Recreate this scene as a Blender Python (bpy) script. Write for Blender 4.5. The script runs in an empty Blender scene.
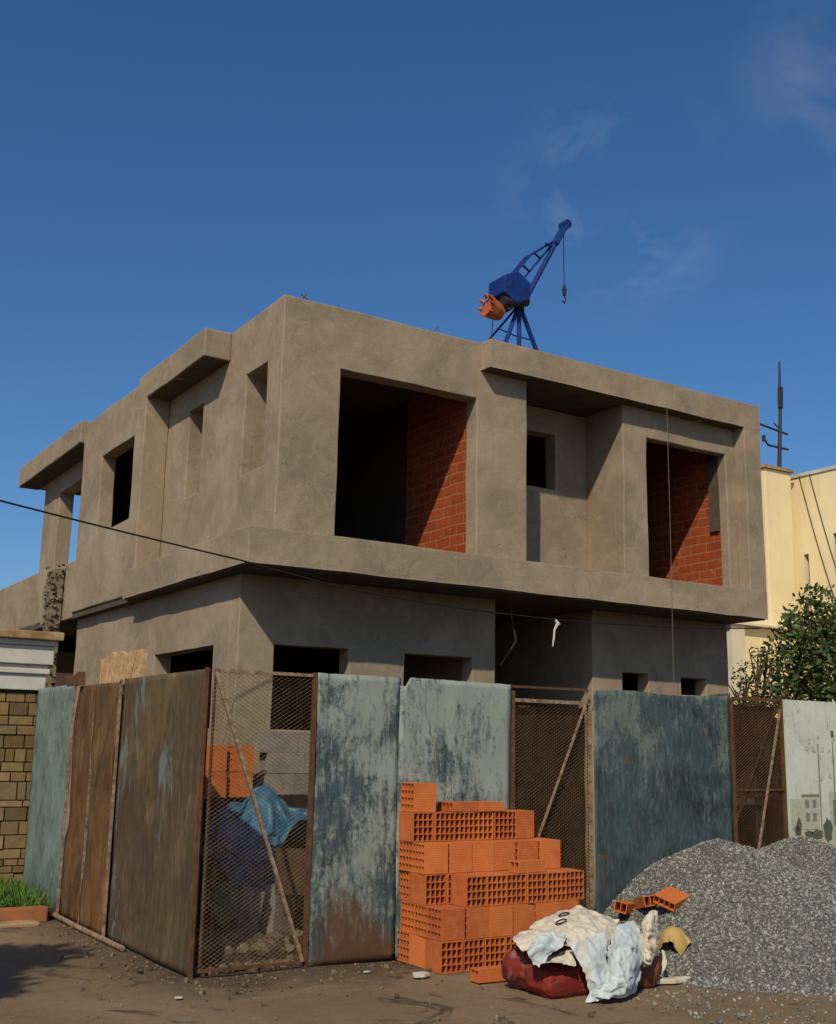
import bpy, bmesh, math, random
import numpy as np
from mathutils import Vector, Matrix, Euler, noise
random.seed(7)
R = math.radians
scene = bpy.context.scene
col = scene.collection

# ------------------------------------------------------------------ camera
cd = bpy.data.cameras.new('camera'); cam = bpy.data.objects.new('camera', cd); col.objects.link(cam)
scene.camera = cam
_R = Vector((0.84219, -0.53886, 0.01848)); _F = Vector((0.52444, 0.82666, 0.20393)).normalized()
_R = (_R - _F * _R.dot(_F)).normalized(); _U = _R.cross(_F)
m = Matrix((( _R.x, _U.x, -_F.x, -4.5108), (_R.y, _U.y, -_F.y, -9.6440), (_R.z, _U.z, -_F.z, 1.6), (0, 0, 0, 1)))
cam.matrix_world = m
cd.sensor_fit = 'AUTO'; cd.sensor_width = 36; cd.lens = 1133.57 / 1024 * 36
cd.clip_start = 0.05; cd.clip_end = 3000

# ------------------------------------------------------------------ sun, sky, exposure
SUN = Vector((1.05, 0.96, -1.22)).normalized()          # direction the light travels
sd = bpy.data.lights.new('sun', 'SUN'); sun = bpy.data.objects.new('sun', sd); col.objects.link(sun)
sun.rotation_euler = SUN.to_track_quat('-Z', 'Y').to_euler()
sd.energy = 3.9; sd.angle = R(0.9); sd.color = (1.0, 0.85, 0.64)
w = bpy.data.worlds.new('World'); scene.world = w; w.use_nodes = True
wn = w.node_tree; wn.nodes.clear()
wo = wn.nodes.new('ShaderNodeOutputWorld'); wb = wn.nodes.new('ShaderNodeBackground')
sk = wn.nodes.new('ShaderNodeTexSky'); sk.sky_type = 'NISHITA'; sk.sun_disc = False
sk.sun_elevation = math.asin(-SUN.z); sk.sun_rotation = math.atan2(-SUN.x, -SUN.y)
sk.altitude = 0; sk.air_density = 0.95; sk.dust_density = 1.3; sk.ozone_density = 7.0
wb.inputs['Strength'].default_value = 0.10
# thin wisps of cloud
tc = wn.nodes.new('ShaderNodeTexCoord')
def wmath(op, a, b=None):
    n = wn.nodes.new('ShaderNodeMath'); n.operation = op
    for i, v in enumerate((a, b)):
        if v is None: continue
        if isinstance(v, (int, float)): n.inputs[i].default_value = v
        else: wn.links.new(v, n.inputs[i])
    return n.outputs[0]
mp = wn.nodes.new('ShaderNodeMapping'); mp.inputs['Scale'].default_value = (1, 1, 1.6)
wn.links.new(tc.outputs['Generated'], mp.inputs['Vector'])
cn = wn.nodes.new('ShaderNodeTexNoise'); cn.inputs['Scale'].default_value = 9; cn.inputs['Detail'].default_value = 7; cn.inputs['Roughness'].default_value = .62; cn.inputs['Distortion'].default_value = .5
wn.links.new(mp.outputs[0], cn.inputs['Vector'])
cr = wn.nodes.new('ShaderNodeMapRange'); cr.inputs['From Min'].default_value = .44; cr.inputs['From Max'].default_value = .74
wn.links.new(cn.outputs['Fac'], cr.inputs['Value'])
def wisp(dirv, rad):
    d = wn.nodes.new('ShaderNodeVectorMath'); d.operation = 'DISTANCE'
    nv = wn.nodes.new('ShaderNodeVectorMath'); nv.operation = 'NORMALIZE'; wn.links.new(tc.outputs['Generated'], nv.inputs[0])
    wn.links.new(nv.outputs[0], d.inputs[0]); d.inputs[1].default_value = Vector(dirv).normalized()
    r_ = wn.nodes.new('ShaderNodeMapRange'); r_.inputs['From Min'].default_value = rad; r_.inputs['From Max'].default_value = rad * .2; r_.interpolation_type = 'SMOOTHSTEP'
    wn.links.new(d.outputs['Value'], r_.inputs['Value']); return r_.outputs[0]
def pixdir(px, py): return _F * 1133.57 + _R * (px - 418) - _U * (py - 512)
msk = wmath('ADD', wisp(pixdir(615, 205), .12), wmath('MULTIPLY', wisp(pixdir(835, 80), .10), .45))
cf = wmath('MULTIPLY', wmath('MULTIPLY', cr.outputs[0], msk), .24)
mx = wn.nodes.new('ShaderNodeMix'); mx.data_type = 'RGBA'
hs = wn.nodes.new('ShaderNodeHueSaturation'); hs.inputs['Saturation'].default_value = 1.13; wn.links.new(sk.outputs[0], hs.inputs['Color'])
wn.links.new(cf, mx.inputs[0]); wn.links.new(hs.outputs[0], mx.inputs[6]); mx.inputs[7].default_value = (6.5, 6.8, 7.2, 1)
wn.links.new(mx.outputs[2], wb.inputs['Color']); wn.links.new(wb.outputs[0], wo.inputs['Surface'])
vs = scene.view_settings
vs.view_transform = 'Standard'; vs.look = 'None'; vs.exposure = -0.02; vs.gamma = 1

# ------------------------------------------------------------------ material helpers
class NT:
    def __init__(s, name, rough=.85):
        s.m = bpy.data.materials.new(name); s.m.use_nodes = True; s.t = s.m.node_tree
        s.b = s.t.nodes['Principled BSDF']; s.b.inputs['Roughness'].default_value = rough
        s.b.inputs['Specular IOR Level'].default_value = .25
        s.geo = s.t.nodes.new('ShaderNodeNewGeometry'); s.tc = s.t.nodes.new('ShaderNodeTexCoord'); s.oi = s.t.nodes.new('ShaderNodeObjectInfo')
        s.pos = s.geo.outputs['Position']
    def n(s, t, **k):
        x = s.t.nodes.new(t)
        for a, v in k.items(): setattr(x, a, v)
        return x
    def link(s, a, b): s.t.links.new(a, b)
    def val(s, inp, v):
        if isinstance(v, (int, float)): inp.default_value = v
        elif isinstance(v, (tuple, list)): inp.default_value = (*v, 1) if len(v) == 3 and len(inp.default_value) == 4 else v
        else: s.link(v, inp)
    def map(s, vec, sc=(1, 1, 1), loc=(0, 0, 0), rot=(0, 0, 0)):
        x = s.n('ShaderNodeMapping'); s.link(vec, x.inputs[0]); x.inputs['Scale'].default_value = sc; x.inputs['Location'].default_value = loc; x.inputs['Rotation'].default_value = rot
        return x.outputs[0]
    def noise(s, vec, sc, det=5, ro=.55, dist=0):
        x = s.n('ShaderNodeTexNoise'); s.link(vec, x.inputs['Vector']); x.inputs['Scale'].default_value = sc; x.inputs['Detail'].default_value = det
        x.inputs['Roughness'].default_value = ro; x.inputs['Distortion'].default_value = dist; return x.outputs['Fac']
    def rng(s, v, a, b, c=0, d=1):
        x = s.n('ShaderNodeMapRange'); s.val(x.inputs['Value'], v)
        for k, q in (('From Min', a), ('From Max', b), ('To Min', c), ('To Max', d)): x.inputs[k].default_value = q
        return x.outputs[0]
    def mix(s, f, a, b, mode='MIX'):
        x = s.n('ShaderNodeMix', data_type='RGBA', blend_type=mode); s.val(x.inputs[0], f); s.val(x.inputs[6], a); s.val(x.inputs[7], b); return x.outputs[2]
    def math(s, op, a, b=0):
        x = s.n('ShaderNodeMath', operation=op); s.val(x.inputs[0], a); s.val(x.inputs[1], b); return x.outputs[0]
    def sep(s, v):
        x = s.n('ShaderNodeSeparateXYZ'); s.link(v, x.inputs[0]); return x.outputs
    def base(s, c): s.val(s.b.inputs['Base Color'], c)
    def bump(s, h, st=.3, d=.02):
        x = s.n('ShaderNodeBump'); x.inputs['Strength'].default_value = st; x.inputs['Distance'].default_value = d; s.link(h, x.inputs['Height']); s.link(x.outputs[0], s.b.inputs['Normal'])

def simple(name, c1, c2=None, rough=.8, sc=8, bump=.15, metal=0, rnd=0):
    t = NT(name, rough); c2 = c2 or tuple(v * .7 for v in c1)
    f = t.rng(t.noise(t.pos, sc, 6, .6), .35, .65)
    c = t.mix(f, c1, c2)
    if rnd: c = t.mix(t.math('MULTIPLY', t.oi.outputs['Random'], rnd), c, tuple(v * .45 for v in c1))
    t.base(c); t.b.inputs['Metallic'].default_value = metal
    if bump: t.bump(t.noise(t.pos, sc * 6, 4), bump, .01)
    return t.m

def m_concrete():
    t = NT('cement_render', .93)
    a = t.rng(t.noise(t.pos, 1.1, 5, .6, .4), .38, .62)
    b = t.rng(t.noise(t.pos, 4.5, 7, .65, .6), .35, .68)
    st = t.rng(t.noise(t.map(t.pos, (2.2, 2.2, .28)), 2.6, 6, .6), .42, .72)
    c = t.mix(a, (.242, .196, .134), (.318, .262, .182))
    c = t.mix(t.math('MULTIPLY', b, .5), c, (.205, .162, .112))
    c = t.mix(t.math('MULTIPLY', st, .16), c, (.37, .295, .205))
    q_ = t.rng(t.noise(t.map(t.pos, (1, 1, 1.2), (7, 2, 9)), .75, 6, .55, 1.6), .50, .56)
    c = t.mix(t.math('MULTIPLY', q_, .38), c, (.185, .150, .105))
    ar = t.noise(t.map(t.pos, (1, 1, 1), (2, 2, 2)), 3.2, 3, .5, 3.0)
    c = t.mix(t.math('MULTIPLY', t.rng(ar, .56, .60), .22), c, (.36, .29, .20))
    cv = t.n('ShaderNodeTexVoronoi', feature='DISTANCE_TO_EDGE'); t.link(t.map(t.pos, (1, 1, 1)), cv.inputs['Vector']); cv.inputs['Scale'].default_value = .55
    wr = t.n('ShaderNodeVectorMath', operation='ADD'); nz = t.n('ShaderNodeTexNoise'); t.link(t.pos, nz.inputs['Vector']); nz.inputs['Scale'].default_value = 2.5; nz.inputs['Detail'].default_value = 6; t.link(nz.outputs['Color'], wr.inputs[0]); t.link(t.pos, wr.inputs[1]); t.link(wr.outputs[0], cv.inputs['Vector'])
    ck = t.math('MULTIPLY', t.rng(cv.outputs['Distance'], .006, .0015), t.rng(t.noise(t.pos, .8, 3), .50, .6))
    c = t.mix(t.math('MULTIPLY', ck, .5), c, (.09, .07, .05))
    pt = t.rng(t.noise(t.map(t.pos, (1, 1, 1), (4, 9, 2)), .9, 3, .5, 1.2), .56, .60)
    c = t.mix(t.math('MULTIPLY', pt, .26), c, (.15, .12, .088))
    dp = t.rng(t.noise(t.map(t.pos, (7, 7, .6), (1, 2, 5)), 1.5, 4), .66, .76)
    c = t.mix(t.math('MULTIPLY', dp, .3), c, (.12, .098, .07))
    bv = t.n('ShaderNodeBevel', samples=4); bv.inputs['Radius'].default_value = .035
    dt = t.n('ShaderNodeVectorMath', operation='DOT_PRODUCT'); t.link(bv.outputs[0], dt.inputs[0]); t.link(t.geo.outputs['Normal'], dt.inputs[1])
    eg = t.math('MULTIPLY', t.rng(dt.outputs['Value'], .995, .86), t.rng(t.noise(t.pos, 3.5, 5, .6), .4, .6, .15, .55))
    c = t.mix(eg, c, (.40, .33, .23))
    t.base(c)
    h = t.math('ADD', t.noise(t.pos, 60, 5, .7), t.math('MULTIPLY', t.noise(t.pos, 5, 4, .6, .8), 1.8))
    t.bump(h, .35, .012)
    return t.m
def m_ground():
    t = NT('dusty_tarmac', .95)
    a = t.rng(t.noise(t.pos, .7, 6, .6, .6), .36, .64)
    c = t.mix(a, (.160, .110, .062), (.228, .164, .098))
    c = t.mix(t.math('MULTIPLY', t.rng(t.noise(t.pos, 9, 8, .7), .4, .7), .5), c, (.12, .088, .055))
    st = t.rng(t.noise(t.map(t.pos, (1, 1, 1), (3, 1, 0)), 1.6, 7, .7, 1.5), .57, .64)
    c = t.mix(t.math('MULTIPLY', st, .85), c, (.05, .037, .024))
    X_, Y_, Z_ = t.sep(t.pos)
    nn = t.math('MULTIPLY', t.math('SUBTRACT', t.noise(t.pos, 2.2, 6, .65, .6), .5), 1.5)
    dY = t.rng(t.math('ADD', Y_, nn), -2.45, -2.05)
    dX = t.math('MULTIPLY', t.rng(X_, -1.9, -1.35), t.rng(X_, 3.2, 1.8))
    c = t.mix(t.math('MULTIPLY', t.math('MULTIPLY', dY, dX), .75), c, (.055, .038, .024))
    sp = t.rng(t.noise(t.pos, 55, 3, .5), .66, .72)
    c = t.mix(t.math('MULTIPLY', sp, .6), c, (.40, .35, .28))
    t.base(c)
    t.bump(t.math('ADD', t.noise(t.pos, 70, 5, .7), t.math('MULTIPLY', t.noise(t.pos, 7, 5, .6), 2.2)), .6, .012)
    return t.m
def m_sheet(name, pale, rust, seed, base=(.040, .085, .085), lo=0.0, palec=(.33, .42, .35)):
    """painted sheet metal: pale worn top coat over blue green, rust"""
    t = NT(name, .62)
    o = (seed * 3.1, seed * 1.7, seed * .9)
    v = t.map(t.pos, (1, 1, 1), o); vz = t.map(t.pos, (3.4, 3.4, .75), o)
    c = t.mix(t.rng(t.noise(v, 2.2, 6, .6, .5), .35, .65), base, tuple(q * .45 for q in base))
    c = t.mix(t.math('MULTIPLY', t.rng(t.noise(vz, 9, 5, .7), .45, .7), .35), c, tuple(min(1, q * 2.6 + .02) for q in base))
    big = t.noise(v, 1.5, 4, .5, .8); fine = t.noise(vz, 6.5, 8, .78, .5)
    z = t.sep(t.pos)[2]
    hgt = t.rng(z, .3, 2.1, -.06, .06)
    s_ = t.math('ADD', t.math('ADD', t.math('MULTIPLY', big, .55), t.math('MULTIPLY', fine, .6)), hgt)
    s_ = t.math('ADD', s_, t.math('MULTIPLY', t.math('SUBTRACT', t.noise(v, 26, 8, .8, .4), .5), .42))
    p = t.rng(s_, .66 - pale * .2, .78 - pale * .2)
    c = t.mix(t.math('MULTIPLY', p, .92), c, t.mix(t.noise(v, 4, 5), palec, tuple(q * .62 for q in palec)))
    rb = t.noise(t.map(t.pos, (1, 1, .6), (o[0] + 7, o[1] + 3, o[2])), 1.7, 6, .68, .5)
    low = t.rng(z, .0, .9, .10 + lo, 0)
    rb = t.math('ADD', t.math('MULTIPLY', rb, .62), t.math('MULTIPLY', t.noise(vz, 5, 7, .75, .8), .38))
    rm = t.rng(t.math('ADD', rb, low), .66 - rust * .2, .76 - rust * .2)
    rc = t.mix(t.noise(v, 7, 6, .7), (.13, .062, .022), (.060, .032, .016))
    c = t.mix(t.math('MULTIPLY', rm, .88), c, rc)
    scr = t.math('MULTIPLY', t.rng(t.noise(t.map(t.pos, (16, 16, 2.2), o), 2.4, 5, .7, .4), .69, .74), t.rng(t.noise(v, 2.1, 3), .48, .6))
    c = t.mix(t.math('MULTIPLY', scr, .65), c, (.45, .48, .42))
    rs_ = t.rng(t.noise(t.map(t.pos, (1.6, 1.6, .8), (o[1], o[0], 4)), 3.1, 6, .7, .6), .645, .70)
    c = t.mix(t.math('MULTIPLY', rs_, .7), c, (.13, .075, .03))
    t.base(c)
    t.bump(t.math('ADD', t.noise(vz, 14, 6, .7), t.math('MULTIPLY', p, .4)), .35, .006)
    return t.m
def m_rustwood(name, seed, c1=(.105, .062, .030), c2=(.045, .028, .016), blue=0.0):
    t = NT(name, .8)
    v = t.map(t.pos, (2.6, 2.6, .55), (seed * 5, seed * 2, seed)); g = t.noise(v, 5, 8, .68, .6)
    c = t.mix(t.rng(g, .35, .65), c1, c2)
    c = t.mix(t.math('MULTIPLY', t.rng(t.noise(t.map(t.pos, (1, 1, 1), (seed, 4, 8)), 1.6, 5, .6, 1), .5, .68), .65), c, (.19, .125, .062))
    c = t.mix(t.math('MULTIPLY', t.rng(t.noise(t.map(t.pos, (9, 9, .8), (seed, 0, 0)), 3, 5), .58, .7), .45), c, (.20, .15, .10))
    c = t.mix(t.math('MULTIPLY', t.rng(t.noise(t.map(t.pos, (1, 1, .5), (seed, 3, 3)), 22, 8, .8), .45, .65), .4), c, tuple(q * .45 for q in c2))
    c = t.mix(t.math('MULTIPLY', t.rng(t.noise(t.map(t.pos, (1, 1, .7), (seed * 3, 1, 6)), 1.3, 7, .7, .8), .48, .62), .6), c, (.045, .030, .018))
    if blue:
        b_ = t.rng(t.noise(t.map(t.pos, (1.5, 1.5, .55), (seed * 2 + 1, 2, 3)), 2.3, 6, .65, .6), .60, .66)
        c = t.mix(t.math('MULTIPLY', b_, blue), c, (.12, .19, .20))
    t.base(c); t.bump(g, .4, .006); return t.m
def m_brick(name='hollow_clay'):
    t = NT(name, .88)
    r_ = t.oi.outputs['Random']
    c = t.mix(r_, (.52, .150, .033), (.36, .088, .022))
    c = t.mix(t.math('MULTIPLY', t.rng(t.noise(t.tc.outputs['Object'], 14, 6, .65), .42, .7), .55), c, (.50, .18, .07))
    c = t.mix(t.math('MULTIPLY', t.rng(t.noise(t.map(t.pos, (1, 1, 1), (5, 5, 5)), 3.2, 5, .6), .52, .68), .45), c, (.30, .062, .020))
    gr = t.sep(t.tc.outputs['Object'])[2]
    wv = t.n('ShaderNodeTexWave', bands_direction='Z'); t.link(t.tc.outputs['Object'], wv.inputs[0]); wv.inputs['Scale'].default_value = 24; wv.inputs['Distortion'].default_value = .3
    t.base(c); t.bump(t.math('ADD', t.math('MULTIPLY', wv.outputs['Fac'], .6), t.noise(t.pos, 60, 4)), .35, .004)
    return t.m
def m_brickwall():
    t = NT('clay_block_wall', .9)
    x, y, z = t.sep(t.pos)
    cb = t.n('ShaderNodeCombineXYZ'); t.link(t.math('ADD', x, y), cb.inputs[0]); t.link(t.math('ADD', z, t.math('MULTIPLY', t.noise(t.pos, 3, 3), .05)), cb.inputs[1])
    b = t.n('ShaderNodeTexBrick'); t.link(cb.outputs[0], b.inputs['Vector']); b.inputs['Scale'].default_value = 1
    b.inputs['Brick Width'].default_value = .26; b.inputs['Row Height'].default_value = .115; b.inputs['Mortar Size'].default_value = .012; b.inputs['Mortar Smooth'].default_value = .3
    b.inputs['Color1'].default_value = (.31, .062, .017, 1); b.inputs['Color2'].default_value = (.21, .040, .012, 1); b.inputs['Mortar'].default_value = (.30, .12, .055, 1)
    c = t.mix(t.math('MULTIPLY', t.rng(t.noise(t.pos, 7, 6, .65), .45, .7), .6), b.outputs['Color'], (.24, .045, .014))
    c = t.mix(t.math('MULTIPLY', t.rng(t.noise(t.pos, 5, 5, .7, 1), .62, .67), .7), c, (.30, .24, .16))
    t.base(c)
    t.bump(t.math('ADD', t.math('MULTIPLY', b.outputs['Fac'], -1), t.math('MULTIPLY', t.noise(t.pos, 30, 4), .5)), .7, .012)
    return t.m
def m_island(name, cs, rough=.9, sc=30):
    t = NT(name, rough); rp = t.n('ShaderNodeValToRGB'); t.link(t.geo.outputs['Random Per Island'], rp.inputs[0])
    e = rp.color_ramp.elements
    while len(e) < len(cs): e.new(.5)
    for i, c in enumerate(cs): e[i].position = i / (len(cs) - 1); e[i].color = (*c, 1)
    c = t.mix(t.math('MULTIPLY', t.rng(t.noise(t.pos, sc, 5, .6), .4, .7), .4), rp.outputs[0], tuple(v * .5 for v in cs[0]))
    t.base(c); t.bump(t.noise(t.pos, sc * 2, 5, .6), .4, .01); return t.m
def m_leaf(name, cs):
    t = NT(name, .55); rp = t.n('ShaderNodeValToRGB'); t.link(t.geo.outputs['Random Per Island'], rp.inputs[0])
    e = rp.color_ramp.elements; e.new(.5)
    for i, c in enumerate(cs): e[i].position = i / 2; e[i].color = (*c, 1)
    t.base(rp.outputs[0]); return t.m
def m_cloth(name, c1, c2, stain=None, rough=.7, weave=True):
    t = NT(name, rough); o = t.tc.outputs['Object']
    c = t.mix(t.rng(t.noise(t.pos, 5, 6, .6, .5), .38, .66), c1, c2)
    if stain: c = t.mix(t.math('MULTIPLY', t.rng(t.noise(t.map(t.pos, (1, 1, 1), (2, 7, 1)), 3.2, 5, .6, .8), .55, .70), .7), c, stain)
    t.base(c); t.bump(t.noise(t.pos, 90 if weave else 25, 3), .25, .004); return t.m

M = {}
M['concrete'] = m_concrete(); M['ground'] = m_ground(); M['brick'] = m_brick(); M['brickwall'] = m_brickwall()
M['inner'] = simple('raw_inner_plaster', (.055, .043, .03), (.035, .028, .02), .95, 3)  # plaster tone lowered to put the rooms' black shade into the colour
M['slab'] = simple('slab_and_soffit_shade', (.09, .072, .05), (.06, .048, .034), .95, 5)  # slab concrete; the dark tone also paints shade on the soffits
M['rust'] = simple('rusty_steel', (.13, .060, .026), (.065, .034, .018), .8, 14, .3)
M['rustlight'] = simple('worn_steel', (.30, .23, .16), (.13, .075, .04), .7, 22, .3)
M['wire'] = simple('rusty_mesh', (.26, .19, .11), (.13, .085, .045), .75, 12, 0)
M['wiredark'] = simple('dark_rusty_mesh', (.115, .062, .028), (.060, .034, .018), .8, 12, 0)
M['shadeback'] = simple('brown_shade_backing', (.070, .043, .022), (.030, .020, .012), .95, 4, .3)  # dark brown standing in for shade behind the middle gate
M['blue'] = simple('blue_enamel', (.008, .035, .20), (.006, .022, .11), .5, 14, .15)
M['darkmetal'] = simple('dark_metal', (.03, .03, .033), None, .6, 9, .1)
M['orangebin'] = simple('orange_plastic', (.42, .11, .03), (.25, .07, .03), .6, 9, .2)
M['white'] = simple('chalky_white_paint', (.52, .52, .47), (.40, .40, .35), .85, 3, .15)
M['capslab'] = simple('stained_cap', (.40, .30, .17), (.22, .13, .06), .9, 6, .3)
M['stone'] = m_island('field_stone', [(.13, .085, .035), (.24, .16, .065), (.17, .13, .07), (.28, .20, .09), (.10, .07, .035)], .9, 12)
M['mortar'] = simple('dark_mortar', (.06, .048, .03), None, .95, 9, .3)
M['grey'] = simple('grey_cement_block', (.25, .235, .20), (.17, .155, .13), .95, 9, .4, rnd=.5)
M['gravel'] = m_island('gravel_stone', [(.075, .078, .070), (.13, .135, .122), (.20, .205, .185), (.38, .385, .35), (.15, .15, .13)], .85, 40)
M['gravelbase'] = simple('gravel_bed', (.15, .145, .135), (.08, .08, .075), .95, 40, .9)
M['cable'] = simple('black_cable', (.012, .012, .012), None, .6, 5, 0)
M['string'] = simple('pale_string', (.16, .145, .12), None, .9, 5, 0)
M['grass'] = m_leaf('grass_blade', [(.035, .085, .012), (.06, .14, .02), (.10, .17, .03)])
M['leaf'] = m_leaf('bush_leaf', [(.018, .036, .009), (.038, .068, .014), (.085, .11, .028)])
M['leafdark'] = m_leaf('dark_bush_leaf', [(.020, .035, .010), (.035, .05, .014), (.06, .05, .02)])
M['petal'] = simple('orange_petal', (.75, .14, .02), (.6, .09, .01), .6, 20, 0)
M['bark'] = simple('bark', (.09, .06, .035), (.05, .033, .02), .9, 12, .5)
M['soil'] = simple('soil', (.06, .04, .022), (.035, .025, .015), .95, 12, .8)
M['terracotta'] = simple('terracotta_kerb', (.36, .14, .06), (.22, .09, .045), .85, 6, .3)
M['redsack'] = m_cloth('red_sack', (.20, .022, .016), (.08, .014, .010), (.26, .15, .10), .75, False)
M['brownsack'] = m_cloth('brown_sack', (.24, .075, .03), (.12, .04, .02), (.30, .2, .12), .6, False)
M['whitesack'] = m_cloth('woven_white', (.58, .54, .43), (.44, .40, .31), (.42, .29, .15), .7)
M['palesack'] = m_cloth('woven_blue_white', (.48, .54, .54), (.36, .42, .43), (.46, .40, .30), .6)
M['tarp'] = m_cloth('blue_tarp', (.020, .110, .200), (.016, .085, .150), (.05, .15, .22), .42, False)
M['greentarp'] = m_cloth('green_plastic', (.05, .16, .09), (.03, .08, .05), None, .5, False)
M['ink'] = simple('black_print', (.03, .03, .04), None, .7, 5, 0)
M['bluetape'] = simple('blue_print', (.02, .07, .22), None, .6, 5, 0)
M['straw'] = m_cloth('yellow_paper', (.45, .32, .10), (.28, .19, .07), (.2, .12, .05), .8)
M['rubble'] = m_island('rubble_piece', [(.06, .045, .028), (.13, .10, .065), (.22, .18, .12), (.09, .065, .04)], .95, 20)
M['rubblebase'] = simple('rubble_earth', (.065, .045, .028), (.03, .022, .014), .95, 9, .9)
M['ochre'] = simple('chipped_ochre_board', (.50, .36, .19), (.34, .19, .07), .85, 16, .4)
def m_yellow():
    t = NT('yellow_render', .9)
    c = t.mix(t.rng(t.noise(t.pos, .8, 5, .6), .35, .65), (.76, .66, .40), (.68, .57, .33))
    z = t.sep(t.pos)[2]
    s = t.rng(t.noise(t.map(t.pos, (3, 3, .25)), 2, 6, .7), .55, .72)
    c = t.mix(t.math('MULTIPLY', s, t.rng(z, 5.5, 7.2, .15, .8)), c, (.30, .22, .12))
    t.base(c); t.bump(t.noise(t.pos, 30, 4), .2, .01); return t.m
M['yellow'] = m_yellow()
M['cream'] = simple('cream_white', (.62, .58, .45), (.55, .5, .38), .9, 2, .1)
M['glassdark'] = simple('dark_shutter', (.03, .022, .016), None, .4, 5, 0)
M['woodbrown'] = simple('brown_wood', (.09, .05, .03), None, .7, 8, .2)
def m_print(n, c): return simple(n, c, tuple(v * .75 for v in c), .8, 20, 0)
M['pa'] = m_print('print_sky', (.56, .62, .50)); M['pb'] = m_print('print_wall', (.42, .44, .33)); M['pc'] = m_print('print_dark', (.20, .21, .155))
M['pd'] = m_print('print_tree', (.10, .11, .08)); M['pe'] = m_print('print_ground', (.46, .44, .30)); M['pf'] = m_print('print_faint', (.40, .47, .34))

# ------------------------------------------------------------------ mesh helpers
def tag(o, label=None, cat=None, group=None, kind=None):
    if label: o['label'] = label
    if cat: o['category'] = cat
    if group: o['group'] = group
    if kind: o['kind'] = kind
    return o
def empty(name, loc, label, cat, group=None):
    o = bpy.data.objects.new(name, None); col.objects.link(o); o.location = loc; o['org'] = 0
    del o['org']; o.empty_display_size = .1
    return tag(o, label, cat, group)
def rootloc(o):
    v = Vector((0, 0, 0))
    while o: v += o.location; o = o.parent
    return v
def _hull():
    b = bmesh.new()
    for i in range(12):
        t = (i + .5) / 12; ph = math.acos(1 - 2 * t); th = 2.39996 * i; b.verts.new((math.cos(th) * math.sin(ph), math.sin(th) * math.sin(ph), math.cos(ph)))
    b.verts.ensure_lookup_table(); b.verts.index_update(); r = bmesh.ops.convex_hull(b, input=b.verts[:]); f = [tuple(v.index for v in q.verts) for q in b.faces]; b.free(); return f
RF = _hull()
def rock(mb, p, s, rnd, mi=0, flat=.6):
    rot = Euler((rnd.uniform(0, 6), rnd.uniform(0, 6), rnd.uniform(0, 6))).to_matrix(); k = rnd.uniform(0, 50); v = []
    for i in range(12):
        t = (i + .5) / 12; ph = math.acos(1 - 2 * t); th = 2.39996 * i; b = Vector((math.cos(th) * math.sin(ph), math.sin(th) * math.sin(ph), math.cos(ph)))
        b = Vector((round(b.x * 1.4) / 1.4 * .6 + b.x * .4, b.y, b.z * flat)); b *= s * rnd.uniform(.75, 1.2); v.append(Vector(p) + rot @ b)
    mb.add(v, RF, mi)
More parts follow.
